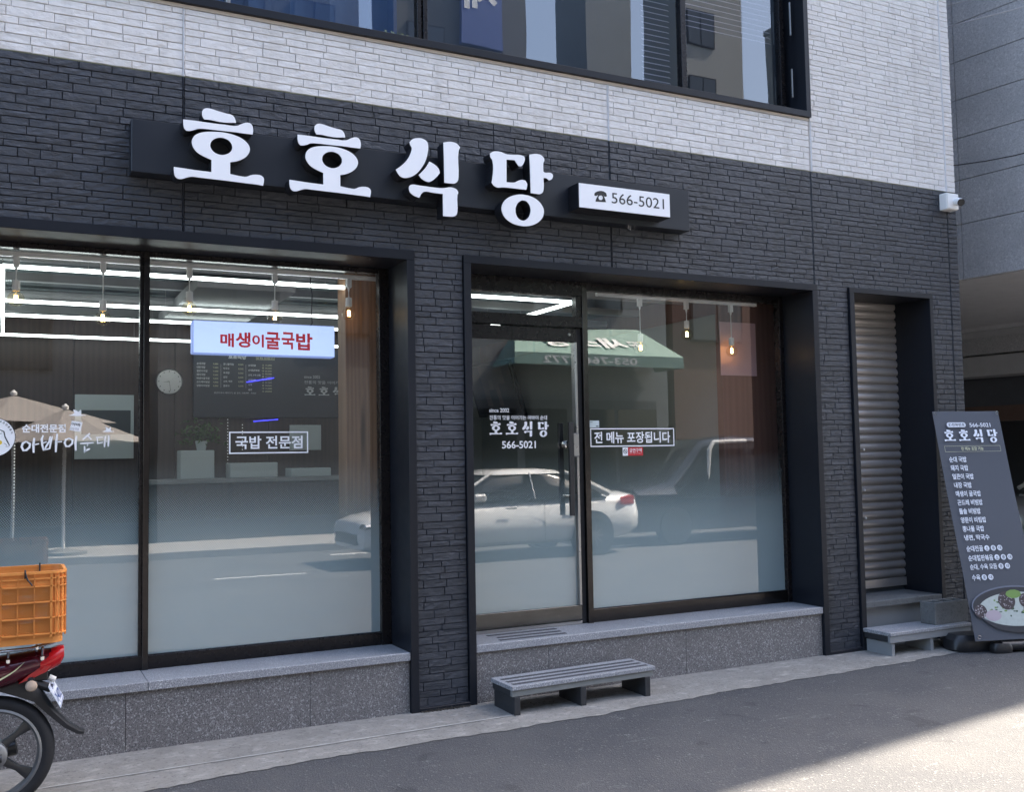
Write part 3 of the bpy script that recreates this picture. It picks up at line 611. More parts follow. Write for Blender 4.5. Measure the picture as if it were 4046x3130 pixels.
m.box(1.2, 1.9, 1.2, 3.2, 2.84, 2.92); m.tube([(-2, 2.35, 2.9), (5.3, 2.35, 2.9)], .04, 10); obj('ceiling_beams', m, M['grey_paint'], B)
# ---- shutter door
SH = bpy.data.objects.new('roller_shutter', None); COL.objects.link(SH); SH.parent = B; SH.location = (6.65, .38, .45)
z = .50; k = 0
while z < 2.89:
    h = .0735; V = []; prof = [(.372, 0), (.372, .006), (.358, .012), (.352, .036), (.358, .060), (.366, .068), (.372, .0735)]
    m = MB(); m.add([(xx, y + rng.uniform(-.0012, .0012), z + dz) for xx in (6.212, 6.5, 6.8, 7.092) for y, dz in prof], [(i * 7 + j, (i + 1) * 7 + j, (i + 1) * 7 + j + 1, i * 7 + j + 1) for i in range(3) for j in range(6)])
    obj('slat', m, M['shutter'], SH, fix=False, smooth=True, angle=60); z += h; k += 1
boxpart('bottom_bar', (6.213, 7.091, .345, .362, .428, .499), M['shutter'], SH)
m = MB(); m.bbox(6.46, 6.485, .328, .345, .44, .49, b=.004); obj('padlock', m, M['white_plastic'], SH)
m = MB()
for xx, zz in ((6.63, 1.61), (6.62, 1.26), (6.62, 1.02)): m.bbox(xx, xx + .016, .34, .354, zz, zz + .022, b=.003)
obj('tape_scrap', m, M['white_plastic'], SH)
m = MB(); m.bbox(6.213, 7.091, -.02, .40, .340, .388, b=.003); obj('door_sill', m, M['concrete_block'], B)
m = MB(); m.box(6.213, 7.091, .05, .38, .0, .339); obj('riser_panel', m, M['grey_paint'], B)
m = MB(); m.box(6.213, 7.091, .376, .40, .388, 2.91); obj('shutter_box', m, M['dark_wall'], B)

# ================================================================ SHOP SIGN
SG = thing('shop_sign', 'long black sign board with four raised white Korean letters and phone number box', 'sign', (2.55, -.055, 3.25))
m = MB(); m.bbox(.620, 4.493, -.11, -.002, 3.250, 3.556, b=.003); obj('sign_board', m, mat('sign_black', (.012, .015, .022), .38, var=.15, vs=1.5), SG)
GH, GS, GD, GP = [json_ for json_ in GL]
def shift(L, dx): return [[[(p[0] + dx, p[1]) for p in lp] for lp in loops] for loops in L]
side = mat('letter_side', (.010, .011, .015), .4)
for L in (GH, shift(GH, .6555), GS, GD):
    L = [[[(p[0], p[1]) for p in lp] for lp in loops] for loops in L]
    lt = obj('letter', shape_mb(L, -.2095, -.1105), side, SG)
    obj('letter_face', shape_mb(L, -.2155, -.2100), M['white_paint'], lt)
pb = obj('phone_box', MB().bbox(3.462, 4.222, -.244, -.1105, 3.292, 3.467, b=.002), side, SG)
obj('phone_face', MB().bbox(3.466, 4.218, -.2478, -.2445, 3.296, 3.463, b=.001), M['white_paint'], pb)
tm = MB(); text_into(tm, '566-5021', (0, -.249, 0), XU, ZV, 3.727, 4.167, 3.349, 3.424, .004); obj('phone_number', tm, M['black_print'], pb, fix=False)
obj('telephone_symbol', shape_mb([[[(p[0], p[1]) for p in lp] for lp in loops] for loops in GP], -.249, -.249), M['black_print'], pb, fix=False)
m = MB(); m.lathe((4.02, -.03, 3.243), [(.006, -.012), (.006, .007)], 8); m.lathe((3.99, -.05, 3.243), [(.005, -.010), (.005, .007)], 8); m.lathe((4.045, -.045, 3.243), [(.004, -.008), (.004, .007)], 8); obj('bolt', m, M['chrome'], SG)

# ================================================================ CCTV
CV = thing('security_camera', 'small white security camera on junction box at the wall corner', 'camera', (7.34, 0, 3.75))
m = MB(); m.bbox(7.285, 7.425, -.085, -.004, 3.70, 3.845, b=.006); obj('junction_box', m, M['white_plastic'], CV)
m = MB(); m.bbox(7.29, 7.425, -.092, -.0855, 3.705, 3.84, b=.002); obj('box_lid', m, M['white_plastic'], CV)
m = MB(); m.tube([(7.37, -.09, 3.77), (7.38, -.12, 3.772), (7.40, -.13, 3.762)], .014, 10); obj('bracket', m, M['white_plastic'], CV, smooth=True)
hd = Vector((-.38, -.85, -.34)).normalized(); c0 = Vector((7.385, -.10, 3.772))
m = MB(); m.tube([c0, c0 + hd * .012, c0 + hd * .085, c0 + hd * .09], [.028, .034, .034, .031], 18); hc = obj('camera_head', m, M['white_plastic'], CV, smooth=True)
m = MB(); m.tube([c0 + hd * .0902, c0 + hd * .093], [.033, .031], 18); obj('lens_glass', m, M['black_print'], hc)
# ================================================================ NEIGHBOURING BUILDING (beyond the alley)
NP = Vector((9.5, -1.16, 0)); NS = Vector((-.1392, .9903, 0)); NT = Vector((.9903, .1392, 0))
def nb(mb, s0, s1, t0, t1, z0, z1, mi=0):
    v = [NP + NS * s + NT * t + Vector((0, 0, z)) for s in (s0, s1) for t in (t0, t1) for z in (z0, z1)]
    return mb.add(v, [(0, 1, 3, 2), (4, 6, 7, 5), (0, 4, 5, 1), (2, 3, 7, 6), (0, 2, 6, 4), (1, 5, 7, 3)], mi)
NB = thing('neighbour_building', 'tall grey stone-clad building raised over a dark open parking bay', 'building', NP)
zs = [3.43, 4.03, 4.51, 4.97, 5.39, 5.81, 6.23, 6.65, 7.07, 7.5]
for i in range(4):
    for a, b in zip(zs, zs[1:]):
        s0 = [0, 2.45, 4.9, 7.35][i]; m = MB(); nb(m, s0 + .004, s0 + 2.446, 0, .03, a + .004, b - .004); obj('cladding_panel', m, M['panel'], NB)
m = MB(); nb(m, -.0, 12, .034, 11.9, 3.44, 14); nb(m, 0, 12, 0, .034, 7.5, 14); obj('upper_wall', m, M['panel_dark'], NB)
m = MB(); nb(m, 0, 12, .04, 4.12, 3.425, 3.439); obj('soffit', m, M['panel_dark'], NB)
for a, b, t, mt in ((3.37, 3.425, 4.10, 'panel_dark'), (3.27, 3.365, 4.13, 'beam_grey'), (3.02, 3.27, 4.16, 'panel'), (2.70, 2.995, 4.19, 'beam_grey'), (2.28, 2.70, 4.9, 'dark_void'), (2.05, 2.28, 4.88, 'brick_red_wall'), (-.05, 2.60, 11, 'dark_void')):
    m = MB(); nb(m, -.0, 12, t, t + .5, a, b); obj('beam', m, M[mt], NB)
m = MB(); nb(m, 0, 12, 11.6, 11.9, 0, 3.6); nb(m, 11.9, 12.1, 0, 11.6, 0, 3.6); obj('sun_block_wall', m, M['dark_void'], NB)  # unseen walls added to stop sun leaking through the bay
m = MB(); nb(m, 0.05, .5, .1, .6, 0, 3.43); nb(m, 9, 9.5, .1, .6, 0, 3.43); obj('column', m, M['panel'], NB)
# overhead wires in the alley
def cable(a, b, sag, r, label, mt):
    a, b = Vector(a), Vector(b); m = MB(); m.tube([a.lerp(b, t / 14) - Vector((0, 0, sag * 4 * (t / 14) * (1 - t / 14))) for t in range(15)], r, 6); solo('overhead_cable', m, mt, label, 'cable')
cable((7.3, 1.6, 4.6), (9.35, -1.0, 4.75), .32, .006, 'black cable sagging across the alley beside the brick corner', M['cable_black'])
cable((7.4, 2.4, 6.05), (9.6, -1.3, 6.2), .05, .004, 'upper of two pale wires across the top of the alley', M['silver'])
cable((7.4, 2.4, 5.82), (9.6, -1.3, 5.98), .04, .004, 'lower of two pale wires across the top of the alley', M['silver'])

# ================================================================ STEP BENCH before the door
SB = thing('step_bench', 'low stone-topped step with three black grip strips and short legs', 'step', (3.35, -.24, 0))
def tilt_box(mb, x0, x1, y0, y1, z0, z1, k=.012, b=.002):
    n0 = len(mb.v); mb.bbox(x0, x1, y0, y1, z0, z1, b=b)
    mb.v[n0:] = [(x, y, z + (x - 2.82) * k) for x, y, z in mb.v[n0:]]; return mb
obj('top_slab', tilt_box(MB(), 2.820, 3.892, -.392, -.085, .160, .186), M['granite_top'], SB)
for y in (-.335, -.255, -.175): obj('grip_strip', tilt_box(MB(), 2.85, 3.86, y - .017, y + .017, .1865, .1885, b=.0005), M['strip'], SB)
obj('front_rail', tilt_box(MB(), 2.825, 3.878, -.382, -.355, .121, .1595), mat('weathered_rail', (.22, .225, .215), .6, var=.3, vs=6), SB)
obj('rear_rail', tilt_box(MB(), 2.825, 3.878, -.13, -.10, .121, .1595), M['dark_slat'], SB)
for a, b in ((2.826, 2.856),): obj('end_rail', tilt_box(MB(), a, b, -.354, -.131, .121, .1595), M['dark_slat'], SB)
for x, h in ((2.838, .12), (3.316, .126), (3.812, .132)):
    o = obj('leg', MB().bbox(x, x + .042, -.384, -.095, .0, h, b=.003), M['dark_slat'], SB)
m = MB(); rg = random.Random(5)
for cx, cy, n in ((3.10, -.26, 26), (3.46, -.25, 22)):
    for _ in range(n):
        p = Vector((cx + rg.uniform(-.1, .1), cy + rg.uniform(-.05, .05), .008 + rg.uniform(0, .02))); d = Vector((rg.uniform(-1, 1), rg.uniform(-1, 1), rg.uniform(-.2, .5))) * .018
        e = Vector((rg.uniform(-1, 1), rg.uniform(-1, 1), rg.uniform(-.2, .5))) * .012; m.add([p, p + d, p + e], [(0, 1, 2)], 0)
solo('litter', m, mat('leaf_litter', (.10, .085, .06), .5, var=.5, vs=60), 'dry leaves and scraps of litter lying under the step bench', 'litter', fix=False, kind='stuff')
# bits on the pavement
m = MB()
for _ in range(70):
    x = rg.uniform(-.2, 7); y = rg.choice([rg.uniform(-.5, -.02), rg.uniform(-2.2, -.5)]); s_ = rg.uniform(.003, .010); a = rg.uniform(0, 3)
    m.add([(x + s_ * cos(a + q), y + s_ * .6 * sin(a + q), .0135 if y > -.5 else .006) for q in (0, 2, 3.6)], [(0, 1, 2)], rg.choice([0, 0, 1]))
solo('grit', m, [mat('grit_dark', (.05, .045, .04), .8), mat('grit_pale', (.45, .44, .42), .8)], 'scattered grit and tiny paper scraps on the pavement strip', 'grit', fix=False, kind='stuff')
m = MB()
for x0, w in ((2.36, .34),):
    for k in range(34):
        x = x0 + w * k / 34; h = .02 + .02 * rg.random() * sin(pi * k / 34); m.add([(x, -.03, .012), (x + .012, -.03, .012), (x + .006 + rg.uniform(-.01, .01), -.03 - h, .014), (x + .006, -.028, .012 + h * .5)], [(0, 1, 3), (0, 2, 3), (1, 2, 3)])
solo('dirt', m, mat('dirt', (.075, .06, .045), .95), 'crumbly brown dirt gathered at the foot of the brick pier', 'dirt', fix=False, kind='stuff')

# ================================================================ STEP at the shutter, block
SS = thing('stone_step', 'stone slab step on short plates before the shuttered doorway', 'step', (6.62, -.2, 0))
obj('top_slab', MB().bbox(6.16, 7.085, -.305, -.026, .162, .190, b=.003), M['granite_top'], SS)
obj('front_rail', MB().bbox(6.165, 7.08, -.298, -.272, .108, .1615, b=.002), M['grey_paint'], SS)
obj('end_rail', MB().bbox(6.168, 6.19, -.271, -.03, .118, .1615, b=.002), M['dark_slat'], SS)
for x in (6.19, 6.62, 7.03): obj('leg', MB().bbox(x, x + .032, -.288, -.03, .0, .1075, b=.002), M['grey_paint'], SS)
m = MB(); X0, X1, Y0, Y1, Z0, Z1 = 6.735, 7.125, -.245, -.095, .1905, .368; w = .024
m.bbox(X0, X1, Y0, Y0 + w, Z0, Z1, b=.004); m.bbox(X0, X1, Y1 - w, Y1, Z0, Z1, b=.004)
for a in (X0 + .001, X0 + .118, X0 + .248, X1 - w - .001): m.bbox(a, a + w, Y0 + w - .002, Y1 - w + .002, Z0 + .001, Z1 - .003, b=.002)
solo('cinder_block', m, M['concrete_block'], 'grey hollow concrete block standing on the stone step', 'block')

# ================================================================ BANNER STAND
BL = Vector((6.818, -.548, .1)); TL = Vector((6.950, -.116, 1.929)); U = Vector((.9577, -.2869, .0)).normalized(); VV = (TL - BL); HH = VV.length; VV.normalize(); NN = U.cross(VV)
U = (U - VV * U.dot(VV)).normalized(); NN = U.cross(VV).normalized()    # NN points to the street
if NN.y > 0: NN = -NN
BN = thing('banner_stand', 'tall grey food menu banner leaning on a black weighted base', 'banner', (7.15, -.45, 0))
def bp(u, v, n=0): return BL + U * u + VV * v + NN * n
def bulge(u, v): return .005 * sin(v * 2.1 + 1) * sin(u * 5) - .003 * cos(v * 5)
m = MB(); nu, nv = 10, 30; V = []
for n_ in (0, -.0015):
    for j in range(nv + 1):
        for i in range(nu + 1):
            u = .615 * i / nu; v = HH * j / nv; V.append(bp(u, v, bulge(u, v) + n_))
F = []
for q, o_ in ((0, 0), (1, (nu + 1) * (nv + 1))):
    for j in range(nv):
        for i in range(nu): a = o_ + j * (nu + 1) + i; F.append((a, a + 1, a + nu + 2, a + nu + 1))
m.add(V, F); obj('banner_sheet', m, M['banner'], BN, fix=False, smooth=True)
BWH = flat('banner_white', (.80, .83, .90), .5)
def flush():
    global m
    if m.f: obj('lettering', m, BWH, BN, fix=False)
    m = MB()
m = MB(); o_ = bp(0, 0, .013)
def T(s, x0, x1, y0, y1, b=.012, mb=None, mi=0): return text_into(mb if mb is not None else m, s, o_, U, VV, x0, x1, y0, y1, b, mi)
T('566-5021', .315, .510, 1.742, 1.777, .014); flush()
for k, sh in enumerate(GL[:3]): pass
def place_glyph(mb, o, u, v, L, gx0, gz0, sx, sz, u0, v0, mi=0):
    q = shape_mb([[[(p[0], p[1]) for p in lp] for lp in loops] for loops in L], 0, 0, 2)
    o, u, v = Vector(o), Vector(u), Vector(v)
    mb.add([o + u * (u0 + (x - gx0) * sx) + v * (v0 + (z - gz0) * sz) for x, y, z in q.v], q.f, mi)
def shop_name(mb, o, u, v, u0, u1, v0, v1, mi=0):      # same four letter shapes as the big sign
    GX0, GX1, GZ0, GZ1 = .822, 3.27, 3.10, 3.575; sx = (u1 - u0) / (GX1 - GX0); sz = (v1 - v0) / (GZ1 - GZ0)
    drop = [(.822, 3.19, .0), (1.478, 3.19, .0), (2.1, 3.12, 0), (2.76, 3.10, 0)]
    for L in (GH, shift(GH, .6555), GS, GD): place_glyph(mb, o, u, v, L, GX0, GZ0, sx, sz, u0, v0, mi)
flush(); shop_name(m, o_, U, VV, .057, .557, 1.597, 1.708); flush()
items = [('순대 국밥', .03, 1.385), ('돼지 국밥', .04, 1.295), ('얼큰이 국밥', .048, 1.205), ('내장 국밥', .056, 1.115), ('매생이 굴국밥', .062, 1.025), ('곤드레 비빔밥', .070, .935), ('돌솥 비빔밥', .078, .845), ('양푼이 비빔밥', .086, .757), ('콩나물 국밥', .095, .668), ('냉면, 막국수', .098, .582)]
items = [(s, .066, 1.441 - .0725 * i) for i, (s, x, y) in enumerate(items)]
for s, x, y in items:
    T(s, x, x + .034 * len(s) - (.012 if ' ' in s else 0), y, y + .048, .018); flush()
circ = MB()
def disc(mb, u, v, r, n_=.0125, mi=0):
    mb.add([bp(u, v, n_)] + [bp(u + r * cos(t * pi / 10), v + r * sin(t * pi / 10), n_) for t in range(20)], [(0, i + 1, (i + 1) % 20 + 1) for i in range(20)], mi)
dk = MB()
for s, y, cs in (('순대전골', .700, '소중대'), ('순대철판볶음', .624, '소중대'), ('순대, 수육 모듬', .552, '중대'), ('수육', .468, '중대')):
    x1 = T(s, .066, .066 + .037 * len(s.replace(' ', '').replace(',', '')) + (.02 if ' ' in s else 0), y, y + .048, .018)
    for k, ch in enumerate(cs):
        cx = x1 + .035 + k * .058; disc(m, cx, y + .024, .023); text_into(dk, ch, bp(0, 0, .0145), U, VV, cx - .012, cx + .012, y + .010, y + .038, .012)
    flush()
pill = [(.195, 1.742), (.335, 1.742), (.345, 1.746), (.352, 1.755), (.352, 1.770), (.345, 1.780), (.335, 1.784), (.195, 1.784), (.185, 1.780), (.178, 1.770), (.178, 1.755), (.185, 1.746)]
flush(); pill = [(u - .072, v) for u, v in pill]; m.add([bp(u, v, .0125) for u, v in pill], [tuple(range(12))])
text_into(dk, '✆전화번호', bp(0, 0, .0145), U, VV, .118, .270, 1.749, 1.778, .012)
flush()
obj('badge_lettering', dk, flat('badge_ink', (.06, .07, .10), .5), BN, fix=False)
m = MB(); frame_lines(m, bp(0, 0, .013), U, VV, .045, .560, 1.530, 1.580, .0018); text_into(m, '전 메뉴 포장 가능', bp(0, 0, .013), U, VV, .195, .40, 1.540, 1.571, .010)
obj('yellow_lettering', m, flat('pale_yellow', (.62, .62, .40), .5), BN, fix=False)
# printed soup photo: bowl ring, broth, sausage slices, herbs (flat print)
pr = MB()
def ell(mb, cu, cv, ru, rv, n_, mi, a0=0, a1=2 * pi, N_=36, hole=None):
    cv = .172 + 1.24 * cv; rv *= 1.24
    pts = []
    for k in range(N_ + 1):
        t = a0 + (a1 - a0) * k / N_; pts.append((cu + ru * cos(t), cv + rv * sin(t)))
    pts = [(max(.0, min(.615, u)), max(.0, min(.6, v))) for u, v in pts]
    mb.add([bp(cu if 0 < cu < .615 else .4, cv, n_)] + [bp(u, v, n_) for u, v in pts], [(0, i + 1, i + 2) for i in range(N_)], mi)
ell(pr, .43, .050, .36, .150, .0122, 0)      # bowl body, dark
ell(pr, .40, .075, .385, .125, .0126, 1)      # rim highlight
ell(pr, .40, .072, .375, .118, .0130, 0)
ell(pr, .42, .050, .35, .108, .0134, 2)      # broth
rp = random.Random(9)
for _ in range(46):
    a = rp.uniform(0, 2 * pi); q = rp.uniform(.1, .93); cu, cv = .42 + .34 * q * cos(a), .05 + .10 * q * sin(a)
    if 0 < cu < .6: ell(pr, cu, cv, rp.uniform(.006, .018), rp.uniform(.003, .007), .0138 + rp.random() * .0003, rp.choice([3, 3, 4]), N_=7)
for cu, cv, r in ((.085, .045, .055), (.33, .105, .075), (.50, .10, .06)):
    ell(pr, cu, cv, r, r * .78, .0144, 5); 
    for _ in range(38):
        a = rp.uniform(0, 2 * pi); q = math.sqrt(rp.random()) * .88; ell(pr, cu + r * q * cos(a), cv + r * .78 * q * sin(a), rp.uniform(.003, .007), rp.uniform(.002, .005), .0147, 6, N_=6)
ell(pr, .19, .015, .07, .035, .0150, 7, N_=16); ell(pr, .40, .145, .07, .028, .0150, 4, N_=10)
obj('soup_print', pr, [flat('bowl_dark', (.03, .032, .04), .5), flat('bowl_rim', (.15, .165, .21), .5), mat('broth', (.48, .52, .48), .5, var=.2, vs=30), flat('herb_dark', (.05, .09, .05), .5), flat('herb_green', (.18, .30, .08), .5), mat('sausage', (.06, .045, .05), .5), flat('rice', (.36, .33, .35), .5), flat('meat', (.46, .38, .42), .5)], BN, fix=False)
m = MB()
for u, v in ((.02, HH - .02), (.595, HH - .02), (.03, .03), (.585, .03)):
    m.tube([bp(u + .014 * cos(t), v + .014 * sin(t), .016) for t in [k * pi / 6 for k in range(11)]], .0022, 6)
obj('hook', m, M['chrome'], BN)
m = MB(); m.tube([bp(.02, HH - .02, -.01), bp(.30, 1.0, -.10), bp(.31, .12, -.13)], .006, 8); m.tube([bp(.595, HH - .02, -.01), bp(.31, 1.0, -.10)], .006, 8); m.tube([bp(.03, .03, -.005), bp(.31, .5, -.115), bp(.585, .03, -.005)], .006, 8); obj('stand_frame', m, M['black_plastic'], BN, smooth=True)
bs = MB()
for cx, cy, ln, wd, a in ((7.02, -.40, .27, .10, -17), (7.25, -.50, .33, .11, -17), (7.05, -.60, .15, .06, -17)):
    pass
def pod(mb, cx, cy, L_, W_, h, ang):
    ca, sa = cos(radians(ang)), sin(radians(ang)); R_ = []
    for zz, k in ((0, .93), (.02, 1.0), (h * .7, .97), (h, .80)):
        R_.append([(cx + (p * L_ * k) * ca - (q * W_ * k) * sa, cy + (p * L_ * k) * sa + (q * W_ * k) * ca, zz) for p, q in [(cos(t) * (1 if abs(cos(t)) < .7 else 1), sin(t)) for t in [j * pi / 12 for j in range(24)]]])
    # superellipse
    R2 = []
    for ring, (zz, k) in zip(R_, ((0, .93), (.02, 1.0), (h * .7, .97), (h, .80))):
        pts = []
        for j in range(24):
            t = j * pi / 12; c_, s_ = cos(t), sin(t); p = math.copysign(abs(c_) ** .5, c_) * L_ * k; q = math.copysign(abs(s_) ** .5, s_) * W_ * k
            pts.append((cx + p * ca - q * sa, cy + p * sa + q * ca, zz))
        R2.append(pts)
    return mb.loft(R2)
pod(bs, 6.98, -.40, .24, .12, .13, -17); pod(bs, 7.36, -.52, .26, .15, .12, -17)
obj('base_tank', bs, M['black_plastic'], BN, smooth=True)
m = MB(); pod(m, 7.04, -.60, .085, .05, .075, -17); m.tube([(7.04, -.60, .05), (7.5, -.74, .05)], .038, 14); obj('filler_tube', m, M['black_plastic'], BN, smooth=True)

# ================================================================ STICKERS ON THE GLASS
ys = .3535
m = MB(); frame_lines(m, (0, ys, 0), XU, ZV, 1.251, 1.752, 1.656, 1.795, .0085); text_into(m, '국밥 전문점', (0, ys, 0), XU, ZV, 1.290, 1.715, 1.685, 1.768, .022)
solo('window_lettering', m, M['white_vinyl'], 'white framed lettering 국밥 전문점 on the left window', 'lettering', fix=False)
m = MB(); frame_lines(m, (0, ys, 0), XU, ZV, 3.879, 4.640, 1.672, 1.811, .0085); text_into(m, '전 메뉴 포장됩니다', (0, ys, 0), XU, ZV, 3.913, 4.602, 1.698, 1.785, .022)
solo('window_lettering', m, M['white_vinyl'], 'white framed lettering 전 메뉴 포장됩니다 right of the door', 'lettering', fix=False)
yd = .3455
m = MB(); text_into(m, 'since 2002', (0, yd, 0), XU, ZV, 3.048, 3.204, 1.925, 1.955, .010); text_into(m, '전통의 맛을 이어가는 아바이 순대', (0, yd, 0), XU, ZV, 3.048, 3.512, 1.872, 1.905, .016)
shop_name(m, (0, yd, 0), XU, ZV, 3.045, 3.522, 1.742, 1.848); text_into(m, '566-5021', (0, yd, 0), XU, ZV, 3.143, 3.415, 1.668, 1.722, .018)
solo('door_lettering', m, M['white_vinyl'], 'white shop name and phone number lettering on the glass door', 'lettering', fix=False)
m = MB(); m.box(4.161, 4.208, ys - .001, ys, 1.603, 1.666, 0); m.box(4.208, 4.345, ys - .001, ys, 1.603, 1.666, 1)
text_into(m, '금연구역', (0, ys - .002, 0), XU, ZV, 4.222, 4.332, 1.628, 1.658, .014, 2); text_into(m, '흡연시 과태료가 부과됩니다', (0, ys - .002, 0), XU, ZV, 4.222, 4.332, 1.617, 1.623, .0, 2)
for k in range(16):
    t0, t1 = 2 * pi * k / 16, 2 * pi * (k + 1) / 16; m.add([(4.184 + r * cos(t), ys - .002, 1.636 + r * sin(t)) for r, t in ((.014, t0), (.018, t0), (.018, t1), (.014, t1))], [(0, 1, 2, 3)], 3)
m.add([(4.173, ys - .002, 1.646), (4.176, ys - .002, 1.648), (4.196, ys - .002, 1.626), (4.193, ys - .002, 1.624)], [(0, 1, 2, 3)], 3); m.add([(4.172, ys - .0015, 1.634), (4.196, ys - .0015, 1.634), (4.196, ys - .0015, 1.638), (4.172, ys - .0015, 1.638)], [(0, 1, 2, 3)], 3)
solo('no_smoking_sticker', m, [M['white_vinyl'], flat('sticker_red', (.55, .01, .02)), M['white_vinyl'], M['black_print']], 'small red and white no smoking sticker under the framed lettering', 'sticker', fix=False)
m = MB(); m.box(3.872, 3.958, ys - .001, ys, 1.816, 1.868, 0); m.box(3.93, 3.952, ys - .002, ys - .001, 1.822, 1.829, 1); m.box(3.876, 3.90, ys - .002, ys - .001, 1.855, 1.858, 1)
solo('notice_sticker', m, [flat('pale_paper', (.60, .68, .68)), M['black_print']], 'tiny pale paper notice stuck above the framed lettering by the door', 'sticker')
m = MB(); z0 = 1.800
text_into(m, '순대전문점', (0, ys, 0), XU, ZV, .092, .320, 1.793, 1.842, .03)
# brush-written name, strokes as tapering bars
def stroke(mb, pts, w, y):
    P = [Vector((a, 0, b)) for a, b in pts]; V = []
    for i, p in enumerate(P):
        d = (P[min(i + 1, len(P) - 1)] - P[max(i - 1, 0)]).normalized(); n_ = Vector((-d.z, 0, d.x)); ww = w * (1.0 if 0 < i < len(P) - 1 else .7); V += [p + n_ * ww + Vector((0, y, 0)), p - n_ * ww + Vector((0, y, 0))]
    mb.add(V, [(2 * i, 2 * i + 1, 2 * i + 3, 2 * i + 2) for i in range(len(P) - 1)])
def zc(x, y): return (x * .2367 * .001 * 1.602 + .0005, 0)
BX = lambda x: .0 + (x - 300) / 1520 * (.558 - .088) + .088
BZ = lambda y: 1.790 - (y - 955) / 300 * .118
for pts, w in (([(385, 1075), (330, 1100), (310, 1150), (340, 1205), (390, 1200), (440, 1160), (450, 1110), (385, 1075)], .0062), ([(520, 1025), (505, 1130), (512, 1240)], .0068), ([(515, 1125), (600, 1108)], .0052),
               ([(670, 985), (645, 1040), (655, 1130), (680, 1210)], .0058), ([(665, 1100), (730, 1080)], .0045), ([(790, 1000), (770, 1080), (720, 1150), (690, 1205)], .0052), ([(690, 1200), (780, 1180), (800, 1080), (825, 1000)], .0052), ([(905, 965), (890, 1090), (885, 1235)], .0068), ([(895, 1085), (990, 1080)], .0052),
               ([(1110, 1030), (1055, 1050), (1035, 1100), (1060, 1150), (1110, 1150), (1165, 1110), (1170, 1060), (1110, 1030)], .0058), ([(1240, 995), (1220, 1100), (1230, 1215)], .0066),
               ([(1470, 960), (1420, 1000), (1345, 1055)], .0058), ([(1440, 1000), (1500, 1055)], .0058), ([(1300, 1112), (1420, 1105), (1540, 1100)], .0052), ([(1440, 1110), (1425, 1150)], .004), ([(1380, 1150), (1385, 1250), (1425, 1205), (1475, 1190)], .0056),
               ([(1580, 1022), (1700, 1020)], .0046), ([(1600, 1035), (1610, 1110), (1700, 1095)], .0050), ([(1745, 1000), (1735, 1090), (1730, 1170)], .0050), ([(1735, 1085), (1790, 1080)], .004), ([(1805, 990), (1800, 1080), (1797, 1160)], .0052)):
    stroke(m, [(BX(a), BZ(b)) for a, b in pts], w, ys)
sb = [(.333, 1.893), (.352, 1.898), (.365, 1.907), (.359, 1.928), (.371, 1.925), (.387, 1.914), (.399, 1.928), (.402, 1.914), (.400, 1.898), (.428, 1.895), (.425, 1.8925)]
solo('bird_sticker', shape_mb([[sb]], ys, ys, 2), M['white_vinyl'], 'larger white flying bird sticker above the tilted card', 'sticker', fix=False)
solo('bird_sticker', shape_mb([[[(.515 + (a - .333) * .72, 1.798 + (b - 1.893) * .80) for a, b in sb]]], ys, ys, 2), M['white_vinyl'], 'smaller white bird sticker nearest the window mullion', 'sticker', fix=False)
solo('window_lettering', m, M['white_vinyl'], 'white brush lettering 순대전문점 아바이순대 on the leftmost pane', 'lettering', fix=False)
m = MB(); pts = [(.352, 1.862), (.410, 1.853), (.398, 1.797), (.340, 1.807)]; m.add([(a, ys - .001, b) for a, b in pts], [(0, 1, 2, 3)], 0)
text_into(m, '아바', (.343, ys - .002, 1.836), (.985, 0, -.15), (.15, 0, .985), .006, .056, 0, .018, .02, 1); text_into(m, '이야', (.338, ys - .002, 1.811), (.985, 0, -.15), (.15, 0, .985), .006, .052, 0, .016, .0, 2)
solo('card_sticker', m, [M['white_vinyl'], M['black_print'], flat('grey_print', (.3, .3, .32))], 'small tilted white card sticker between the two bird shapes', 'sticker', fix=False)
m = MB(); cx, cz = -.052, 1.768
def dsk(mb, cx, cz, r, y, mi, n=40): mb.add([(cx, y, cz)] + [(cx + r * cos(2 * pi * t / n), y, cz + r * sin(2 * pi * t / n)) for t in range(n)], [(0, i + 1, (i + 1) % n + 1) for i in range(n)], mi)
dsk(m, cx, cz, .112, ys - .0005, 1); dsk(m, cx, cz, .1085, ys - .001, 0)
for k, ch in enumerate('정성을담은전통음식'):
    t = radians(100 - k * 10.5); r = .094; o_ = Vector((cx + r * cos(t), ys - .002, cz + r * sin(t))); uu = Vector((sin(t), 0, -cos(t))); vv = Vector((cos(t), 0, sin(t))); text_into(m, ch, o_, uu, vv, -.006, .006, -.004, .008, .01, 1)
for pts, w in (([(-.02, 1.81), (0, 1.80), (.006, 1.77), (.02, 1.74), (.03, 1.72)], .003), ([(-.05, 1.79), (-.03, 1.785), (-.01, 1.79)], .0015), ([(-.04, 1.765), (-.02, 1.75), (-.03, 1.735)], .0015), ([(.0, 1.735), (.015, 1.725), (.01, 1.715), (.028, 1.716)], .0012)):
    n0 = len(m.f); stroke(m, pts, w, ys - .002); m.m[n0:] = [1] * (len(m.f) - n0)
dsk(m, -.02, 1.738, .012, ys - .002, 2, 16)
solo('round_sticker', m, [M['white_vinyl'], M['black_print'], flat('egg_yellow', (.80, .58, .05))], 'round white black-rimmed emblem sticker cut by the left edge', 'sticker', fix=False)

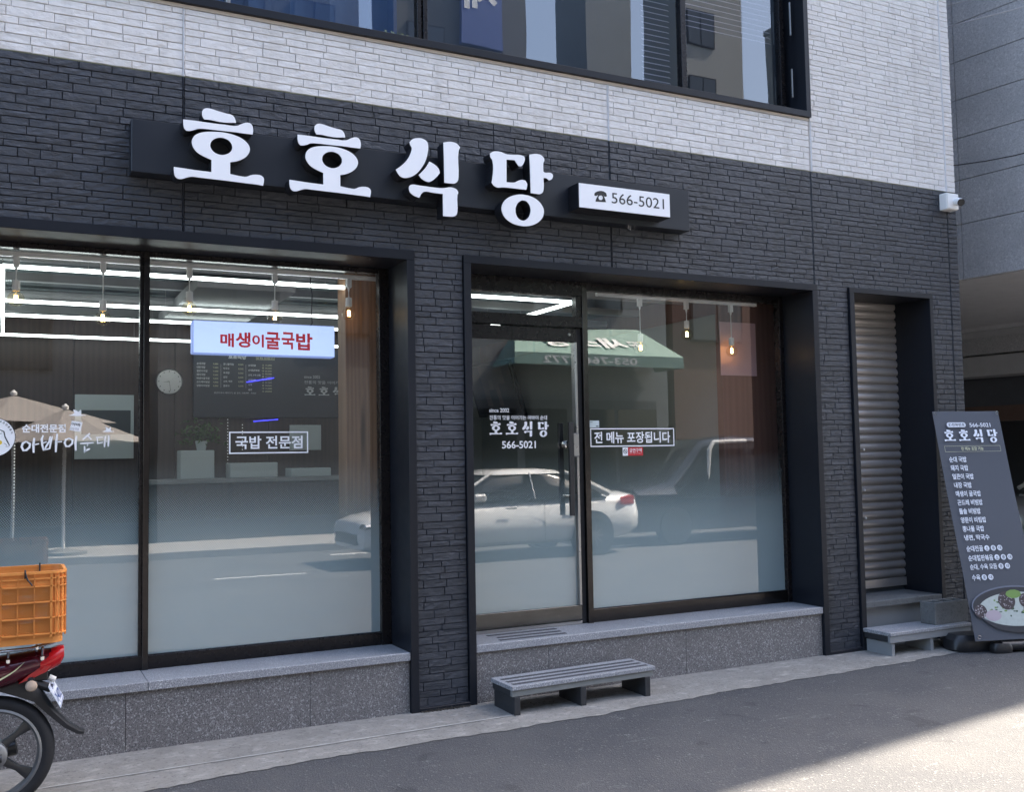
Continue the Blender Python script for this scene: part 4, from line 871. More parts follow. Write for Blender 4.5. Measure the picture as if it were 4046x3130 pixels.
# ================================================================ INTERIOR THINGS
# light track rails, pendants
for a, b, lb in ((-1.9, 2.33, 'long white light track behind the left display window'), (4.05, 5.62, 'short white light track behind the right display window')):
    m = MB(); m.bbox(a, b, .483, .517, 2.835, 2.862, b=.003); solo('light_track', m, M['white_plastic'], lb, 'light track')
def pendant(x, z, lit, label):
    x *= .982; z = 1.6 + (z - 1.6) * .982
    t = thing('pendant_lamp', label, 'lamp', (x, .500, z), 'pendant bulbs hanging behind the windows')
    m = MB(); m.bbox(x - .017, x + .017, .484, .516, 2.775, 2.835, b=.003); obj('track_adapter', m, M['white_plastic'], t)
    m = MB(); m.tube([(x, .500, 2.775), (x, .500, 2.745), (x, .500, z + .125), (x, .500, z + .105)], [.010, .003, .003, .008], 8); obj('cord', m, M['white_plastic'], t, smooth=True)
    m = MB(); m.lathe((x, .500, z), [(.006, .112), (.021, .108), (.022, .052), (.019, .046)], 16); obj('socket', m, M['white_plastic'], t, smooth=True)
    m = MB(); m.lathe((x, .500, z), [(.018, .046), (.020, .040), (.038, .026), (.046, .008), (.047, -.006), (.042, -.024), (.028, -.040), (.0005, -.047)], 20); obj('bulb', m, M['bulb'], t, smooth=True)
    m = MB(); [m.tube([(x + a, .500, z - .018), (x + a * .7, .500, z + .022)], .0026 if lit else .0012, 6) for a in (-.009, .0, .009)]; obj('filament', m, M['filament'], t)
for i, (x, z, lb, lit) in enumerate(((.054, 2.603, 'glowing bulb at the far left of the left window', 1), (.537, 2.508, 'lowest hanging bulb left of the window mullion', 1), (1.053, 2.595, 'first hanging bulb right of the mullion, above the lit box', 0), (1.603, 2.567, 'bulb hanging just above the middle of the lit box', 0), (2.115, 2.616, 'bulb hanging in front of the wooden post', 0),
                         (4.53, 2.463, 'lowest bulb in the right window, nearest the door', 1), (4.99, 2.589, 'highest and middle bulb of the right window', 1), (5.45, 2.467, 'bulb in front of the red wood panel in the right window', 1))):
    pendant(x, z, lit, lb)
def tube_light(p, q, lb):
    p, q = Vector(p), Vector(q); d = (q - p).normalized(); n = d.cross(Vector((0, 0, 1))) * .012; m = MB()
    v = [pp + nn + Vector((0, 0, zz)) for pp in (p, q) for nn in (-n, n) for zz in (-.011, .011)]; m.add(v, [(0, 1, 3, 2), (4, 6, 7, 5), (0, 4, 5, 1), (2, 3, 7, 6), (0, 2, 6, 4), (1, 5, 7, 3)])
    t = thing('ceiling_light', lb, 'ceiling light', p, 'white linear lights under the ceiling'); obj('light_tube', m, M['tube'], t)
    m = MB(); L_ = (q - p).length
    for f in (.12, .5, .88): c_ = p + d * L_ * f; m.tube([c_ + Vector((0, 0, .018)), (c_.x, c_.y, 3.02)], .0015, 5)
    obj('suspension_wire', m, M['silver'], t)
tube_light((-.02, .64, 2.8), (3.93, .64, 2.8), 'front linear light running behind both display windows'); tube_light((-.02, .66, 2.8), (-.02, 4.1, 2.8), 'linear light leading away from the far left corner')
tube_light((3.93, .66, 2.8), (3.93, 2.4, 2.8), 'linear light leading inward above the door'); tube_light((-1, 2.03, 2.8), (3.2, 2.03, 2.8), 'second linear light from the window')
tube_light((-1, 2.79, 2.8), (3.2, 2.79, 2.8), 'third linear light from the window'); tube_light((-1, 4.12, 2.8), (3.2, 4.12, 2.8), 'rearmost linear light before the wooden back wall')
LBX = thing('light_box_sign', 'glowing pale blue box sign with red lettering 매생이굴국밥', 'sign', (1.5, .5, 2.4))
obj('light_box', MB().bbox(1.047, 1.963, .452, .54, 2.290, 2.501, b=.006), M['lightbox_side'], LBX); obj('face', MB().bbox(1.052, 1.958, .4495, .4518, 2.296, 2.496, b=.001), M['lightbox'], LBX)
m = MB(); ux = 1.215
for s, w, dz, h in (('매', .085, 0, .088), ('생', .095, .0, .10), ('이', .075, .005, .085), ('굴', .095, -.005, .115), ('국', .085, 0, .115), ('밥', .11, -.004, .118)):
    text_into(m, s, (0, .448, 0), (1, 0, -.012), ZV, ux, ux + w, 2.352 + dz + (ux - 1.2) * .01, 2.352 + dz + h, .045); ux += w + .010
obj('lettering', m, M['red_print'], LBX, fix=False)
m = MB(); m.tube([(1.82, .56, 2.50), (1.84, .56, 2.53), (1.835, .56, 2.60), (1.84, .56, 2.72), (1.83, .57, 2.80), (1.845, .60, 2.87)], .004, 6); obj('power_cable', m, M['cable_black'], LBX, smooth=True)
# back-wall things
MBD = thing('menu_board', 'dark navy wall menu board with rows of white and yellow prices', 'menu board', (2.4, 4.3, 2.2))
obj('board', MB().bbox(1.68, 3.36, 4.30, 4.36, 2.06, 2.78, b=.004), M['navy_board'], MBD)
m = MB(); yb = 4.297
text_into(m, '호호식당', (0, yb, 0), XU, ZV, 2.02, 2.20, 2.655, 2.70, .03)
rgm = random.Random(4)
names = ['순대국밥', '내장국밥', '얼큰이국밥', '돼지국밥', '매생이굴국밥', '곤드레비빔밥', '양푼이비빔밥']; c2 = ['콩나물국밥', '막국수', '육개장', '냉면', '소주, 맥주', '음료수']; c3 = ['순대전골', '순대철판볶음', '순대, 수육 모듬', '순대모듬', '수육', '곱전']
ylw = MB()
for i, s in enumerate(names): text_into(m, s, (0, yb, 0), XU, ZV, 1.71, None, 2.59 - i * .037, 2.612 - i * .037, .02); text_into(ylw, '9,000', (0, yb, 0), XU, ZV, 1.87, 1.92, 2.59 - i * .037, 2.608 - i * .037, .01)
for i, s in enumerate(c2): text_into(m, s, (0, yb, 0), XU, ZV, 1.97, None, 2.59 - i * .044, 2.612 - i * .044, .02); text_into(ylw, '8,500', (0, yb, 0), XU, ZV, 2.12, 2.17, 2.59 - i * .044, 2.608 - i * .044, .01)
for i, s in enumerate(c3): text_into(m, s, (0, yb, 0), XU, ZV, 2.22, None, 2.585 - i * .05, 2.605 - i * .05, .02)
for i in range(10): text_into(ylw, '소중대'[i % 3] + ' %d,000' % (15 + 5 * (i % 4)), (0, yb, 0), XU, ZV, 2.36, 2.46, 2.59 - i * .030, 2.609 - i * .030, .01)
text_into(m, '원산지 표시: 돼지고기, 쌀, 김치, 고춧가루 - 국내산', (0, yb, 0), XU, ZV, 1.88, 2.30, 2.30, 2.318, .01); text_into(m, 'since 2002', (0, yb, 0), XU, ZV, 2.80, 2.97, 2.475, 2.505, .0)
text_into(m, '전통의 맛을 이어가는', (0, yb, 0), XU, ZV, 2.80, 3.22, 2.415, 2.45, .0); shop_name(m, (0, yb, 0), XU, ZV, 2.80, 3.36, 2.27, 2.375)
m.box(1.945, 1.947, yb - .001, yb, 2.36, 2.60); m.box(2.195, 2.197, yb - .001, yb, 2.36, 2.60)
obj('lettering', m, flat('menu_print', (.55, .56, .58), .5), MBD, fix=False); frame_lines(ylw, (0, yb, 0), XU, ZV, 2.30, 2.49, 2.655, 2.69, .003); text_into(ylw, '전 메뉴 포장됩니다', (0, yb, 0), XU, ZV, 2.31, 2.48, 2.66, 2.684, .01)
obj('price_lettering', ylw, flat('menu_yellow', (.50, .50, .32), .5), MBD, fix=False)
CK = thing('wall_clock', 'round white clock on the dark wood wall', 'clock', (1.46, 4.36, 2.42))
m = MB(); m.lathe((1.46, 4.39, 2.42), [(.126, 0), (.13, -.02), (.124, -.03), (.118, -.022)], 32, 'Y'); obj('rim', m, M['silver'], CK, smooth=True)
m = MB(); m.lathe((1.46, 4.39, 2.42), [(.118, -.02), (.0005, -.0205)], 32, 'Y'); obj('dial', m, M['paper'], CK)
m = MB(); [m.box(1.46 + .1 * sin(a) - .005, 1.46 + .1 * sin(a) + .005, 4.366, 4.368, 2.42 + .1 * cos(a) - .006, 2.42 + .1 * cos(a) + .006) for a in [k * pi / 6 for k in range(12)]]
m.add([(1.458, 4.364, 2.42), (1.462, 4.364, 2.42), (1.473, 4.364, 2.325), (1.468, 4.364, 2.325)], [(0, 1, 2, 3)]); m.add([(1.46, 4.364, 2.425), (1.46, 4.364, 2.415), (1.395, 4.364, 2.412)], [(0, 1, 2)]); obj('hands', m, M['black_print'], CK, fix=False)
m = MB(); m.bbox(.60, 1.13, 4.375, 4.398, 1.66, 2.28, b=.002); solo('notice_board', m, [M['paper']], 'large pale framed notice sheet on the wood wall left of the clock', 'notice')
m = MB(); m.box(.66, 1.10, 4.368, 4.3735, 1.90, 2.13); solo('photo_print', m, [M['dark_wall']], 'dark photograph pinned on the pale notice sheet', 'picture')
m = MB(); m.bbox(2.62, 2.95, 4.2, 4.22, 1.72, 1.98, b=.002); text_into(m, '감사합니다', (0, 4.198, 0), XU, ZV, 2.64, 2.92, 1.75, 1.81, .02); solo('thank_you_sign', m, M['paper'], 'pale hand-heart thank-you sign below the menu board', 'sign', fix=False)
m = MB(); m.tube([(2.27, 4.28, 2.02), (2.52, 4.28, 2.04)], .005, 6); m.tube([(2.2, 4.28, 2.42), (2.48, 4.28, 2.47)], .005, 6); solo('neon_strip', m, flat('blue_neon', (.05, .05, 1), .5, .5), 'thin blue neon strips glowing near the menu board', 'neon strip')
TV = thing('television', 'dark television hung on the grey side wall seen through the door', 'television', (5.3, 4.9, 2.4))
m = MB(); V = [(5.36, 5.45, 2.12), (5.30, 4.10, 2.08), (5.12, 4.14, 2.72), (5.18, 5.48, 2.78)]; m.add(V + [(x + .04, y, z + .01) for x, y, z in V], [(0, 1, 2, 3), (4, 7, 6, 5), (0, 4, 5, 1), (1, 5, 6, 2), (2, 6, 7, 3), (3, 7, 4, 0)]); obj('casing', m, flat('tv_black', (.006, .007, .01), .25), TV)
m = MB()
def tvp(a, b, n=.004): p = Vector(V[0]).lerp(Vector(V[1]), a); q = Vector(V[3]).lerp(Vector(V[2]), a); r_ = p.lerp(q, b); return r_ + Vector((-n, 0, 0))
def tvq(a0, a1, b0, b1, mi, n): m.add([tvp(a0, b0, n), tvp(a1, b0, n), tvp(a1, b1, n), tvp(a0, b1, n)], [(0, 1, 2, 3)], mi)
tvq(.03, .97, .05, .95, 0, .004); tvq(.30, .80, .2, .95, 1, .006); tvq(.42, .58, .18, .50, 2, .008); tvq(.46, .54, .50, .68, 3, .009); tvq(.66, .9, .18, .6, 2, .010)
obj('screen', m, [flat('scr_navy', (.012, .014, .02), .6, .0), flat('scr_tan', (.06, .045, .04), .6, .0), flat('scr_suit', (.008, .010, .018), .6, .0), flat('scr_skin', (.10, .07, .055), .6, .0)], TV, fix=False)
m = MB(); m.box(5.32, 5.70, .605, .612, 2.26, 2.71); text_into(m, '콩나물', (0, .603, 0), XU, ZV, 5.56, 5.69, 2.39, 2.43, .02); solo('pink_poster', m, M['pink'], 'pinkish food poster hanging in front of the red wood panel', 'poster', fix=False)
CT = thing('counter', 'dark serving counter with boxes and a plant behind the left window', 'counter', (2.0, 3.6, .3))
obj('counter_body', MB().bbox(1.2, 3.2, 3.3, 3.8, .3, 1.42, b=.01), M['wood_dark'], CT); obj('counter_top', MB().bbox(1.15, 3.25, 3.25, 3.85, 1.42, 1.46, b=.005), M['grey_paint'], CT)
for p, lb in (((1.42, 1.72, 3.4, 3.6, 1.461, 1.72), 'pale square carton at the left end of the counter'), ((1.86, 2.30, 3.4, 3.6, 1.461, 1.60), 'long low box in the middle of the counter'), ((2.42, 2.8, 3.35, 3.6, 1.461, 1.54), 'flat tray right of the long box on the counter')):
    solo('storage_box', MB().bbox(*p, b=.006), M['paper'], lb, 'box')
m = MB(); rl = random.Random(8)
for _ in range(240):
    a, e, r = rl.uniform(0, 2 * pi), rl.uniform(-.6, 1.4), rl.uniform(.03, .17); p = Vector((1.62 + r * cos(a) * cos(e) * 1.5, 3.5 + r * sin(a) * cos(e), 1.86 + r * sin(e))); d = Vector((rl.uniform(-1, 1), rl.uniform(-1, 1), rl.uniform(-1, .4))).normalized() * .05; n_ = d.cross(Vector((rl.uniform(-1, 1), rl.uniform(-1, 1), 1))).normalized() * .012
    m.add([p, p + d * .5 + n_, p + d, p + d * .5 - n_], [(0, 1, 2, 3)])
PT = thing('potted_plant', 'bushy dark green plant standing on the counter carton', 'plant', (1.62, 3.5, 1.72)); obj('foliage', m, M['leaf'], PT, fix=False); m = MB(); m.lathe((1.62, 3.5, 1.722), [(.04, 0), (.055, .08), (.05, .085)], 14); obj('pot', m, M['paper'], PT)
m = MB()
for x, z0, z1 in ((1.80, 1.60, 2.0), (1.93, 1.72, 1.97), (.06, 1.15, 1.82)):
    z = z0
    while z < z1: m.lathe((x, .9 if x < 1 else 3.2, z), [(.0005, -.005), (.005, 0), (.0005, .005)], 6); z += .028 if x > 1 else .02
solo('bead_string', m, flat('bead_light', (.75, .75, .7), .4, .1), 'vertical strings of tiny pale beads hanging inside the left window', 'bead string')
for i in range(3):
    x = -.9 + i * 1.25; t = thing('dining_table', ('dining table nearest the round emblem sticker', 'dining table behind the left mullion', 'dining table behind the framed lettering of the left window')[i], 'table', (x, 1.9, .3), 'dining tables in the restaurant')
    obj('tabletop', MB().bbox(x - .35, x + .35, 1.55, 2.25, 1.0, 1.03, b=.005), M['wood'], t); obj('leg', MB().bbox(x - .03, x + .03, 1.87, 1.93, .3, 1.0, b=.003), M['black_plastic'], t)

# ================================================================ MOTORCYCLE (faces left, only its tail is in the frame)
MC = thing('motorcycle', 'maroon motorcycle with cast wheels and a chrome rear rack, parked at the kerb', 'motorcycle', (-.6, -.70, 0))
def wheel(cx, par, yc=-.70, R=.268):
    hub = bpy.data.objects.new('wheel', None); COL.objects.link(hub); hub.parent = par; hub.location = Vector((cx, yc, .272)) - wloc(par); c = (cx, yc, .272)
    pf = []; 
    for k in range(13):
        t = pi * k / 12; pf.append((R - .042 + .042 * sin(t), -.036 * cos(t)))
    pf = [(R - .066, -.026)] + pf + [(R - .066, .026)]
    m = MB(); m.lathe(c, pf, 48, 'Y'); m.f = m.f[:-2]; m.m = m.m[:-2]; obj('tyre', m, M['rubber'], hub, smooth=True)
    m = MB(); m.lathe(c, [(R - .056, -.030), (R - .066, -.034), (R - .076, -.020), (R - .076, .020), (R - .066, .034), (R - .056, .030)], 48, 'Y'); m.f = m.f[:-2]; m.m = m.m[:-2]; obj('rim', m, M['alloy_light'], hub, smooth=True)
    for k in range(5):
        a = radians(38 + 72 * k); d = Vector((cos(a), 0, sin(a))); n = Vector((-sin(a), 0, cos(a))); m = MB(); P0 = Vector(c) + d * .045; P1 = Vector(c) + d * (R - .070)
        r0, r1 = .020, .028; V = []
        for p, w in ((P0, r0), (P0.lerp(P1, .55), .012), (P1, r1)):
            for dy, dn in ((-.014, -w), (-.018, 0), (-.014, w), (.014, w), (.018, 0), (.014, -w)): V.append(p + n * dn + Vector((0, dy, 0)))
        m.loft([V[i * 6:i * 6 + 6] for i in range(3)]); obj('spoke', m, M['alloy'], hub, smooth=True)
    m = MB(); m.lathe(c, [(.0005, -.058), (.05, -.056), (.066, -.046), (.068, -.02), (.068, .05), (.03, .055)], 28, 'Y'); obj('hub', m, M['alloy_light'], hub, smooth=True)
    return hub
wheel(-.033, MC); wheel(-1.25, MC, R=.268)
# tail cowl: lofted along x
def ring(x, zc, hz, wy, n=16, p=2.4, yc=-.70):
    out = []
    for k in range(n):
        t = 2 * pi * k / n; c_, s_ = cos(t), sin(t); out.append((x, yc + wy * math.copysign(abs(c_) ** (2 / p), c_), zc + hz * math.copysign(abs(s_) ** (2 / p), s_)))
    return out
m = MB(); m.loft([ring(-.62, .60, .075, .12), ring(-.40, .595, .10, .125), ring(-.15, .625, .088, .115), ring(.05, .655, .072, .10), ring(.16, .678, .058, .085), ring(.215, .693, .045, .07)]); obj('tail_cowl', m, M['maroon'], MC, smooth=True, angle=60)
m = MB(); m.loft([ring(.165, .668, .042, .088), ring(.205, .684, .052, .078), ring(.250, .700, .046, .062), ring(.268, .716, .030, .05)]); m.prism([(.075, .598), (.12, .612), (.19, .640), (.215, .668), (.17, .668), (.12, .635)], -.782, -.62); obj('tail_light', m, M['red_lens'], MC, smooth=True)
m = MB(); q = shape_mb([[[(-.30, .555), (-.15, .590), (-.02, .628), (.055, .665), (.10, .700), (.06, .662), (-.02, .618), (-.12, .575), (-.28, .530)]]], 0, 0, 4)
m.add([(x, -.70 - (.128 - max(0, x + .15) * .10) , z) for x, y, z in q.v], q.f); obj('swoosh_decal', m, M['cream'], MC, fix=False)
# rear mudguard
m = MB(); sp = [(.02, .615, .05, .055), (.10, .575, .05, .05), (.16, .52, .045, .028), (.22, .44, .04, .018), (.28, .375, .04, .014), (.335, .335, .036, .011), (.36, .328, .028, .008)]
rings = []
for i, (x, z, wy, th) in enumerate(sp):
    a = sp[max(0, i - 1)]; b = sp[min(len(sp) - 1, i + 1)]; d = Vector((b[0] - a[0], 0, b[1] - a[1])).normalized(); n = Vector((-d.z, 0, d.x))
    rings.append([(x + n.x * dn * th, -.70 + dy * wy, z + n.z * dn * th) for dy, dn in ((-1, -1), (-1, .3), (-.6, 1), (.6, 1), (1, .3), (1, -1))])
m.loft(rings); obj('mudguard', m, M['black_plastic'], MC, smooth=True)
m = MB(); m.bbox(.10, .20, -.745, -.66, .595, .64, b=.005); m.tube([(.15, -.72, .58), (.215, -.72, .55)], .02, 8); obj('plate_bracket', m, M['black_plastic'], MC)
# number plate, facing back and tilted
PLATE = [(.215, -.6, .575), (.273, -.6, .479), (.252, -.8, .470), (.198, -.8, .572)]
FT, FB, NB_, NT_ = Vector(PLATE[0]), Vector(PLATE[1]), Vector(PLATE[2]), Vector(PLATE[3]); PO = NB_; PU = (FB - NB_).normalized(); PV = (NT_ - NB_).normalized(); PN = PU.cross(PV).normalized(); PWD = (FB - NB_).length; PHT = (NT_ - NB_).length
def pq(mb, u0, u1, v0, v1, n, mi=0): mb.add([PO + PU * u + PV * v + PN * n for u, v in ((u0, v0), (u1, v0), (u1, v1), (u0, v1))], [(0, 1, 2, 3)], mi)
m = MB(); v8 = [PO + PU * u + PV * v + PN * n for u in (0, PWD) for v in (0, PHT) for n in (0, .003)]; m.add(v8, [(0, 1, 3, 2), (4, 6, 7, 5), (0, 4, 5, 1), (2, 3, 7, 6), (0, 2, 6, 4), (1, 5, 7, 3)]); pl = obj('number_plate', m, M['plate_white'], MC)
m = MB(); frame_lines(m, PO + PN * .0045, PU, PV, .006, PWD - .006, .005, PHT - .005, .003); text_into(m, '대구 수성', PO + PN * .0045, PU, PV, PWD * .25, PWD * .75, PHT * .70, PHT * .90, .02); text_into(m, '가 4172', PO + PN * .0045, PU, PV, PWD * .10, PWD * .90, PHT * .12, PHT * .62, .03); obj('plate_lettering', m, M['plate_blue'], pl, fix=False)
m = MB(); m.tube([(.205, -.70, .60), (.232, -.70, .585)], .014, 10); obj('plate_lamp', m, M['white_plastic'], MC)
m = MB(); m.lathe((.128, -.80, .585), [(.0005, -.018), (.02, -.012), (.026, .0), (.02, .016), (.0005, .03)], 14, 'Y'); obj('indicator', m, flat('indicator_lens', (.55, .42, .32), .2), MC, smooth=True)
m = MB(); m.tube([(.135, -.79, .61), (.10, -.75, .62)], .012, 8); obj('indicator_stem', m, M['black_plastic'], MC)
# rack
m = MB()
for y in (-.845, -.565): m.tube([(-.45, y, .755), (.12, y, .765), (.215, y + (.05 if y < -.7 else -.05), .775), (.25, -.70 + (y + .70) * .4, .780)], .0075, 8)
m.tube([(.25, -.758, .780), (.256, -.70, .781), (.25, -.642, .780)], .0075, 8)
for x in (-.3, -.05, .15): m.tube([(x, -.845, .762), (x, -.565, .762)], .006, 8)
obj('rear_rack', m, M['chrome'], MC, smooth=True)
for x in (.03, .172, -.25): m = MB(); m.tube([(x, -.845, .765), (x, -.80, .70)], .006, 8); m.lathe((x, -.82, .705), [(.010, 0), (.010, .014)], 8); obj('rack_stay', m, M['chrome'], MC)
# swingarm, shock, silencer, body, front end
m = MB(); m.tube([(-.6, -.79, .32), (-.033, -.79, .272), (.01, -.79, .272)], [.028, .024, .02], 10); m.tube([(-.6, -.62, .32), (-.033, -.62, .272)], .024, 10); obj('swingarm', m, M['alloy'], MC, smooth=True)
m = MB(); m.tube([(-.06, -.80, .30), (-.14, -.80, .42)], .022, 12); m.tube([(-.14, -.80, .42), (-.24, -.79, .60)], .014, 10); m.tube([(-.06, -.61, .30), (-.24, -.61, .60)], .018, 10); obj('shock_absorber', m, M['alloy'], MC, smooth=True)
m = MB(); m.tube([(-.95, -.60, .20), (-.30, -.585, .22), (.07, -.585, .27), (.075, -.585, .271)], [.02, .038, .042, .03], 14); obj('silencer', m, M['alloy'], MC, smooth=True)
m = MB(); m.loft([ring(-.60, .70, .03, .11), ring(-.45, .715, .035, .12), ring(-.2, .725, .03, .11), ring(-.10, .728, .012, .09)]); obj('seat', m, M['black_plastic'], MC, smooth=True)
m = MB(); m.loft([ring(-.58, .66, .05, .08), ring(-.70, .70, .10, .13), ring(-.88, .74, .11, .14), ring(-1.02, .76, .07, .10)]); obj('fuel_tank', m, M['maroon'], MC, smooth=True)
m = MB(); m.bbox(-.88, -.55, -.80, -.60, .18, .46, b=.03); m.lathe((-.72, -.70, .33), [(.09, -.13), (.10, -.11), (.10, .11), (.09, .13)], 20, 'Y'); obj('engine', m, M['alloy_light'], MC)
m = MB(); [m.tube([(-1.25, y, .272), (-1.02, y, .86)], .018, 10) for y in (-.78, -.62)]; m.tube([(-1.0, -.98, .93), (-1.03, -.80, .90), (-1.03, -.60, .90), (-1.0, -.42, .93)], .012, 8); obj('front_fork', m, M['alloy_light'], MC, smooth=True)
m = MB(); m.lathe((-1.12, -.70, .80), [(.0005, -.09), (.06, -.07), (.085, 0), (.0005, .012)], 20, 'X'); obj('headlight', m, M['chrome'], MC, smooth=True)
m = MB(); m.tube([(-.62, -.82, .28), (-.58, -.88, .02)], .01, 8); obj('side_stand', m, M['black_plastic'], MC)
# ---- crate
CR = thing('plastic_crate', 'open orange plastic crate strapped on the motorcycle rack', 'crate', (0, -.71, .785))
X0, X1, Y0, Y1, Z0, Z1 = -.27, .262, -.885, -.545, .788, 1.118; OR = M['orange']
def rrect(x0, x1, y0, y1, r, n=5):
    out = []
    for cx, cy, a0 in ((x1 - r, y0 + r, -90), (x1 - r, y1 - r, 0), (x0 + r, y1 - r, 90), (x0 + r, y0 + r, 180)):
        for k in range(n + 1): a = radians(a0 + 90 * k / n); out.append((cx + r * cos(a), cy + r * sin(a)))
    return out
def band(mb, z0, z1, off0, off1, th):
    for (xo, yo) in ((0, 0),):
        a = rrect(X0 - off0, X1 + off0, Y0 - off0, Y1 + off0, .055 + off0); b = rrect(X0 - off1, X1 + off1, Y0 - off1, Y1 + off1, .055 + off1); c_ = rrect(X0 + th, X1 - th, Y0 + th, Y1 - th, .055 - th); n = len(a)
        V = [(x, y, z0) for x, y in a] + [(x, y, z1) for x, y in b] + [(x, y, z1) for x, y in c_] + [(x, y, z0) for x, y in c_]; F = []
        for q in range(4):
            for k in range(n): F.append((q * n + k, q * n + (k + 1) % n, ((q + 1) % 4) * n + (k + 1) % n, ((q + 1) % 4) * n + k))
        mb.add(V, F)
zr = [Z0 + .045, Z0 + .118, Z0 + .190, Z0 + .262]
m = MB(); band(m, Z0, Z0 + .042, -.012, -.006, .006); m.box(X0 + .02, X1 - .02, Y0 + .02, Y1 - .02, Z0, Z0 + .006); obj('base', m, OR, CR, smooth=True, angle=30)
m = MB(); band(m, Z1 - .012, Z1, .010, .010, .004); band(m, Z1 - .036, Z1 - .030, .009, .009, .0)
for z in zr: band(m, z - .003, z + .003, .009, .009, .0)
obj('rim_band', m, OR, CR, smooth=True, angle=30)
# solid walls: band at the top, corner posts, printed panel
m = MB(); band(m, Z1 - .066, Z1 - .012, .0, .0, .003); obj('rim_wall', m, OR, CR, smooth=True, angle=30)
xc = [X0 + .055, X0 + .13, X0 + .19, .0, .066, .134, .202, X1 - .055]
m = MB()
poly = rrect(X0, X1, Y0, Y1, .055); inn = rrect(X0 + .003, X1 - .003, Y0 + .003, Y1 - .003, .052)
def quadwall(p, q, z0, z1): m.add([(p[0], p[1], z0), (q[0], q[1], z0), (q[0], q[1], z1), (p[0], p[1], z1)], [(0, 1, 2, 3)])
for c in range(4):
    m = MB()
    for seg in (poly, inn):
        for k in range(6 * c, 6 * c + 5): quadwall(seg[k], seg[k + 1], Z0 + .04, Z1 - .06)
    obj('corner_wall', m, OR, CR, fix=False)
m = MB()
for y in (Y0, Y0 + .003, Y1, Y1 - .003):
    quadwall((X0 + .055, y), (-.0, y), zr[1], Z1 - .06); quadwall((X0 + .055, y), (X0 + .13, y), Z0 + .04, Z1 - .06); quadwall((.2, y), (X1 - .055, y), Z0 + .04, Z1 - .06)
obj('wall_panel', m, OR, CR, fix=False)
m = MB()
for x in xc + [.235]:
    for y in (Y0 - .009, Y1 + .0): m.box(x - .0022, x + .0022, y, y + .009, Z0 + .03, Z1 - .01)
for y in [Y0 + .05 + k * .047 for k in range(6)]: m.box(X1, X1 + .009, y - .002, y + .002, Z0 + .03, Z1 - .01)
for k in range(12):
    a = radians(-90 + 90 * k / 12 + 7); cx, cy = X1 - .055, Y0 + .055
    if k % 4 == 1: m.tube([(cx + .060 * cos(a), cy + .060 * sin(a), Z0 + .03), (cx + .060 * cos(a), cy + .060 * sin(a), Z1 - .01)], .003, 5)
obj('rib', m, OR, CR)
def lattice(x0, x1, z0, z1, y, ax='x'):
    mb = MB(); P = .0135; w = .0026; W_, H_ = x1 - x0, z1 - z0
    for sgn in (1, -1):
        k = -H_
        while k < W_:
            a0 = max(0, k); a1 = min(W_, k + H_)
            if a1 - a0 > .004:
                zA, zB = (a0 - k, a1 - k) if sgn > 0 else (H_ - (a0 - k), H_ - (a1 - k))
                p, q = (x0 + a0, z0 + zA), (x0 + a1, z0 + zB); d = Vector((q[0] - p[0], q[1] - p[1])).normalized() * w; n = (-d.y, d.x)
                for yy in (y, y + .003):
                    pts = [(p[0] + n[0], p[1] + n[1]), (p[0] - n[0], p[1] - n[1]), (q[0] - n[0], q[1] - n[1]), (q[0] + n[0], q[1] + n[1])]
                    mb.add([(u, yy, v) if ax == 'x' else (yy, u, v) for u, v in pts], [(0, 1, 2, 3)])
            k += P
    return mb
zz = [Z0 + .042] + [z for z in zr[1:]]
lm = MB()
for y in (Y0, Y1 - .003):
    for a, b in ((.0, .066), (.066, .134), (.134, .200)):
        for z0, z1 in zip(zz, zz[1:]): q = lattice(a, b, z0, z1, y); lm.add(q.v, q.f)
    for a, b in ((X0 + .13, X0 + .20), (X0 + .20, .0)): q = lattice(a, b, zz[0], zz[1], y); lm.add(q.v, q.f)
for z0, z1 in zip(zz, zz[1:]):
    for k in range(5): q = lattice(Y0 + .055 + k * .046, Y0 + .101 + k * .046, z0, z1, X1 - .003, 'y'); lm.add(q.v, q.f)
obj('mesh_wall', lm, OR, CR, fix=False, kind='stuff')
m = MB(); text_into(m, '오성식품', (0, Y0 - .0015, 0), XU, ZV, -.13, -.012, Z0 + .165, Z0 + .195, .03); text_into(m, '대 구 농 산', (0, Y0 - .0015, 0), XU, ZV, -.12, -.03, Z0 + .135, Z0 + .158, .02); obj('green_print', m, flat('green_print', (.20, .22, .03), .6), CR, fix=False)
for x, dx in ((.095, .04), (.165, .0)):
    m = MB(); y = Y0 if dx else Y1; sg = -1 if dx else 1
    m.tube([(x, y - .01 * sg * -1 if 0 else y + .004 * sg, Z1 - .04 if not dx else Z1 - .03), (x, y + .014 * sg, Z1 - .004), (x, y - .004 * sg, Z1 + .008), (x + .0, y - .008 * sg, Z1 - .03)], .004, 6)
    if dx: m.tube([(x, y - .014, Z1 - .002), (x + .010, y - .014, Z1 - .035), (x + .030, y - .012, Z1 - .062)], .004, 6)
    obj('cable_tie', m, M['cable_black'], CR)

# ================================================================ STREET SIDE SEEN IN THE REFLECTIONS
def crossing(mb, k): pass
m = MB()
for x0, x1, y0, y1 in ((9.4, 10.3, -8.62, -8.50), (11.9, 12.6, -8.5, -8.42), (-1, .9, -13.4, -13.2), (1.2, 2.6, -11.0, -10.9), (5, 9, -10.1, -10.0), (2.6, 3.9, -7.58, -7.52)):
    m.box(x0, x1, y0, y1, .001, .005)
obj('road_marking', m, M['road_paint'], kind='structure')
m = MB(); m.box(-40, 50, -13.2, -10.9, 0, .12); obj('far_pavement', m, concrete_mat('far_pavement', (.28, .27, .26)), kind='structure')

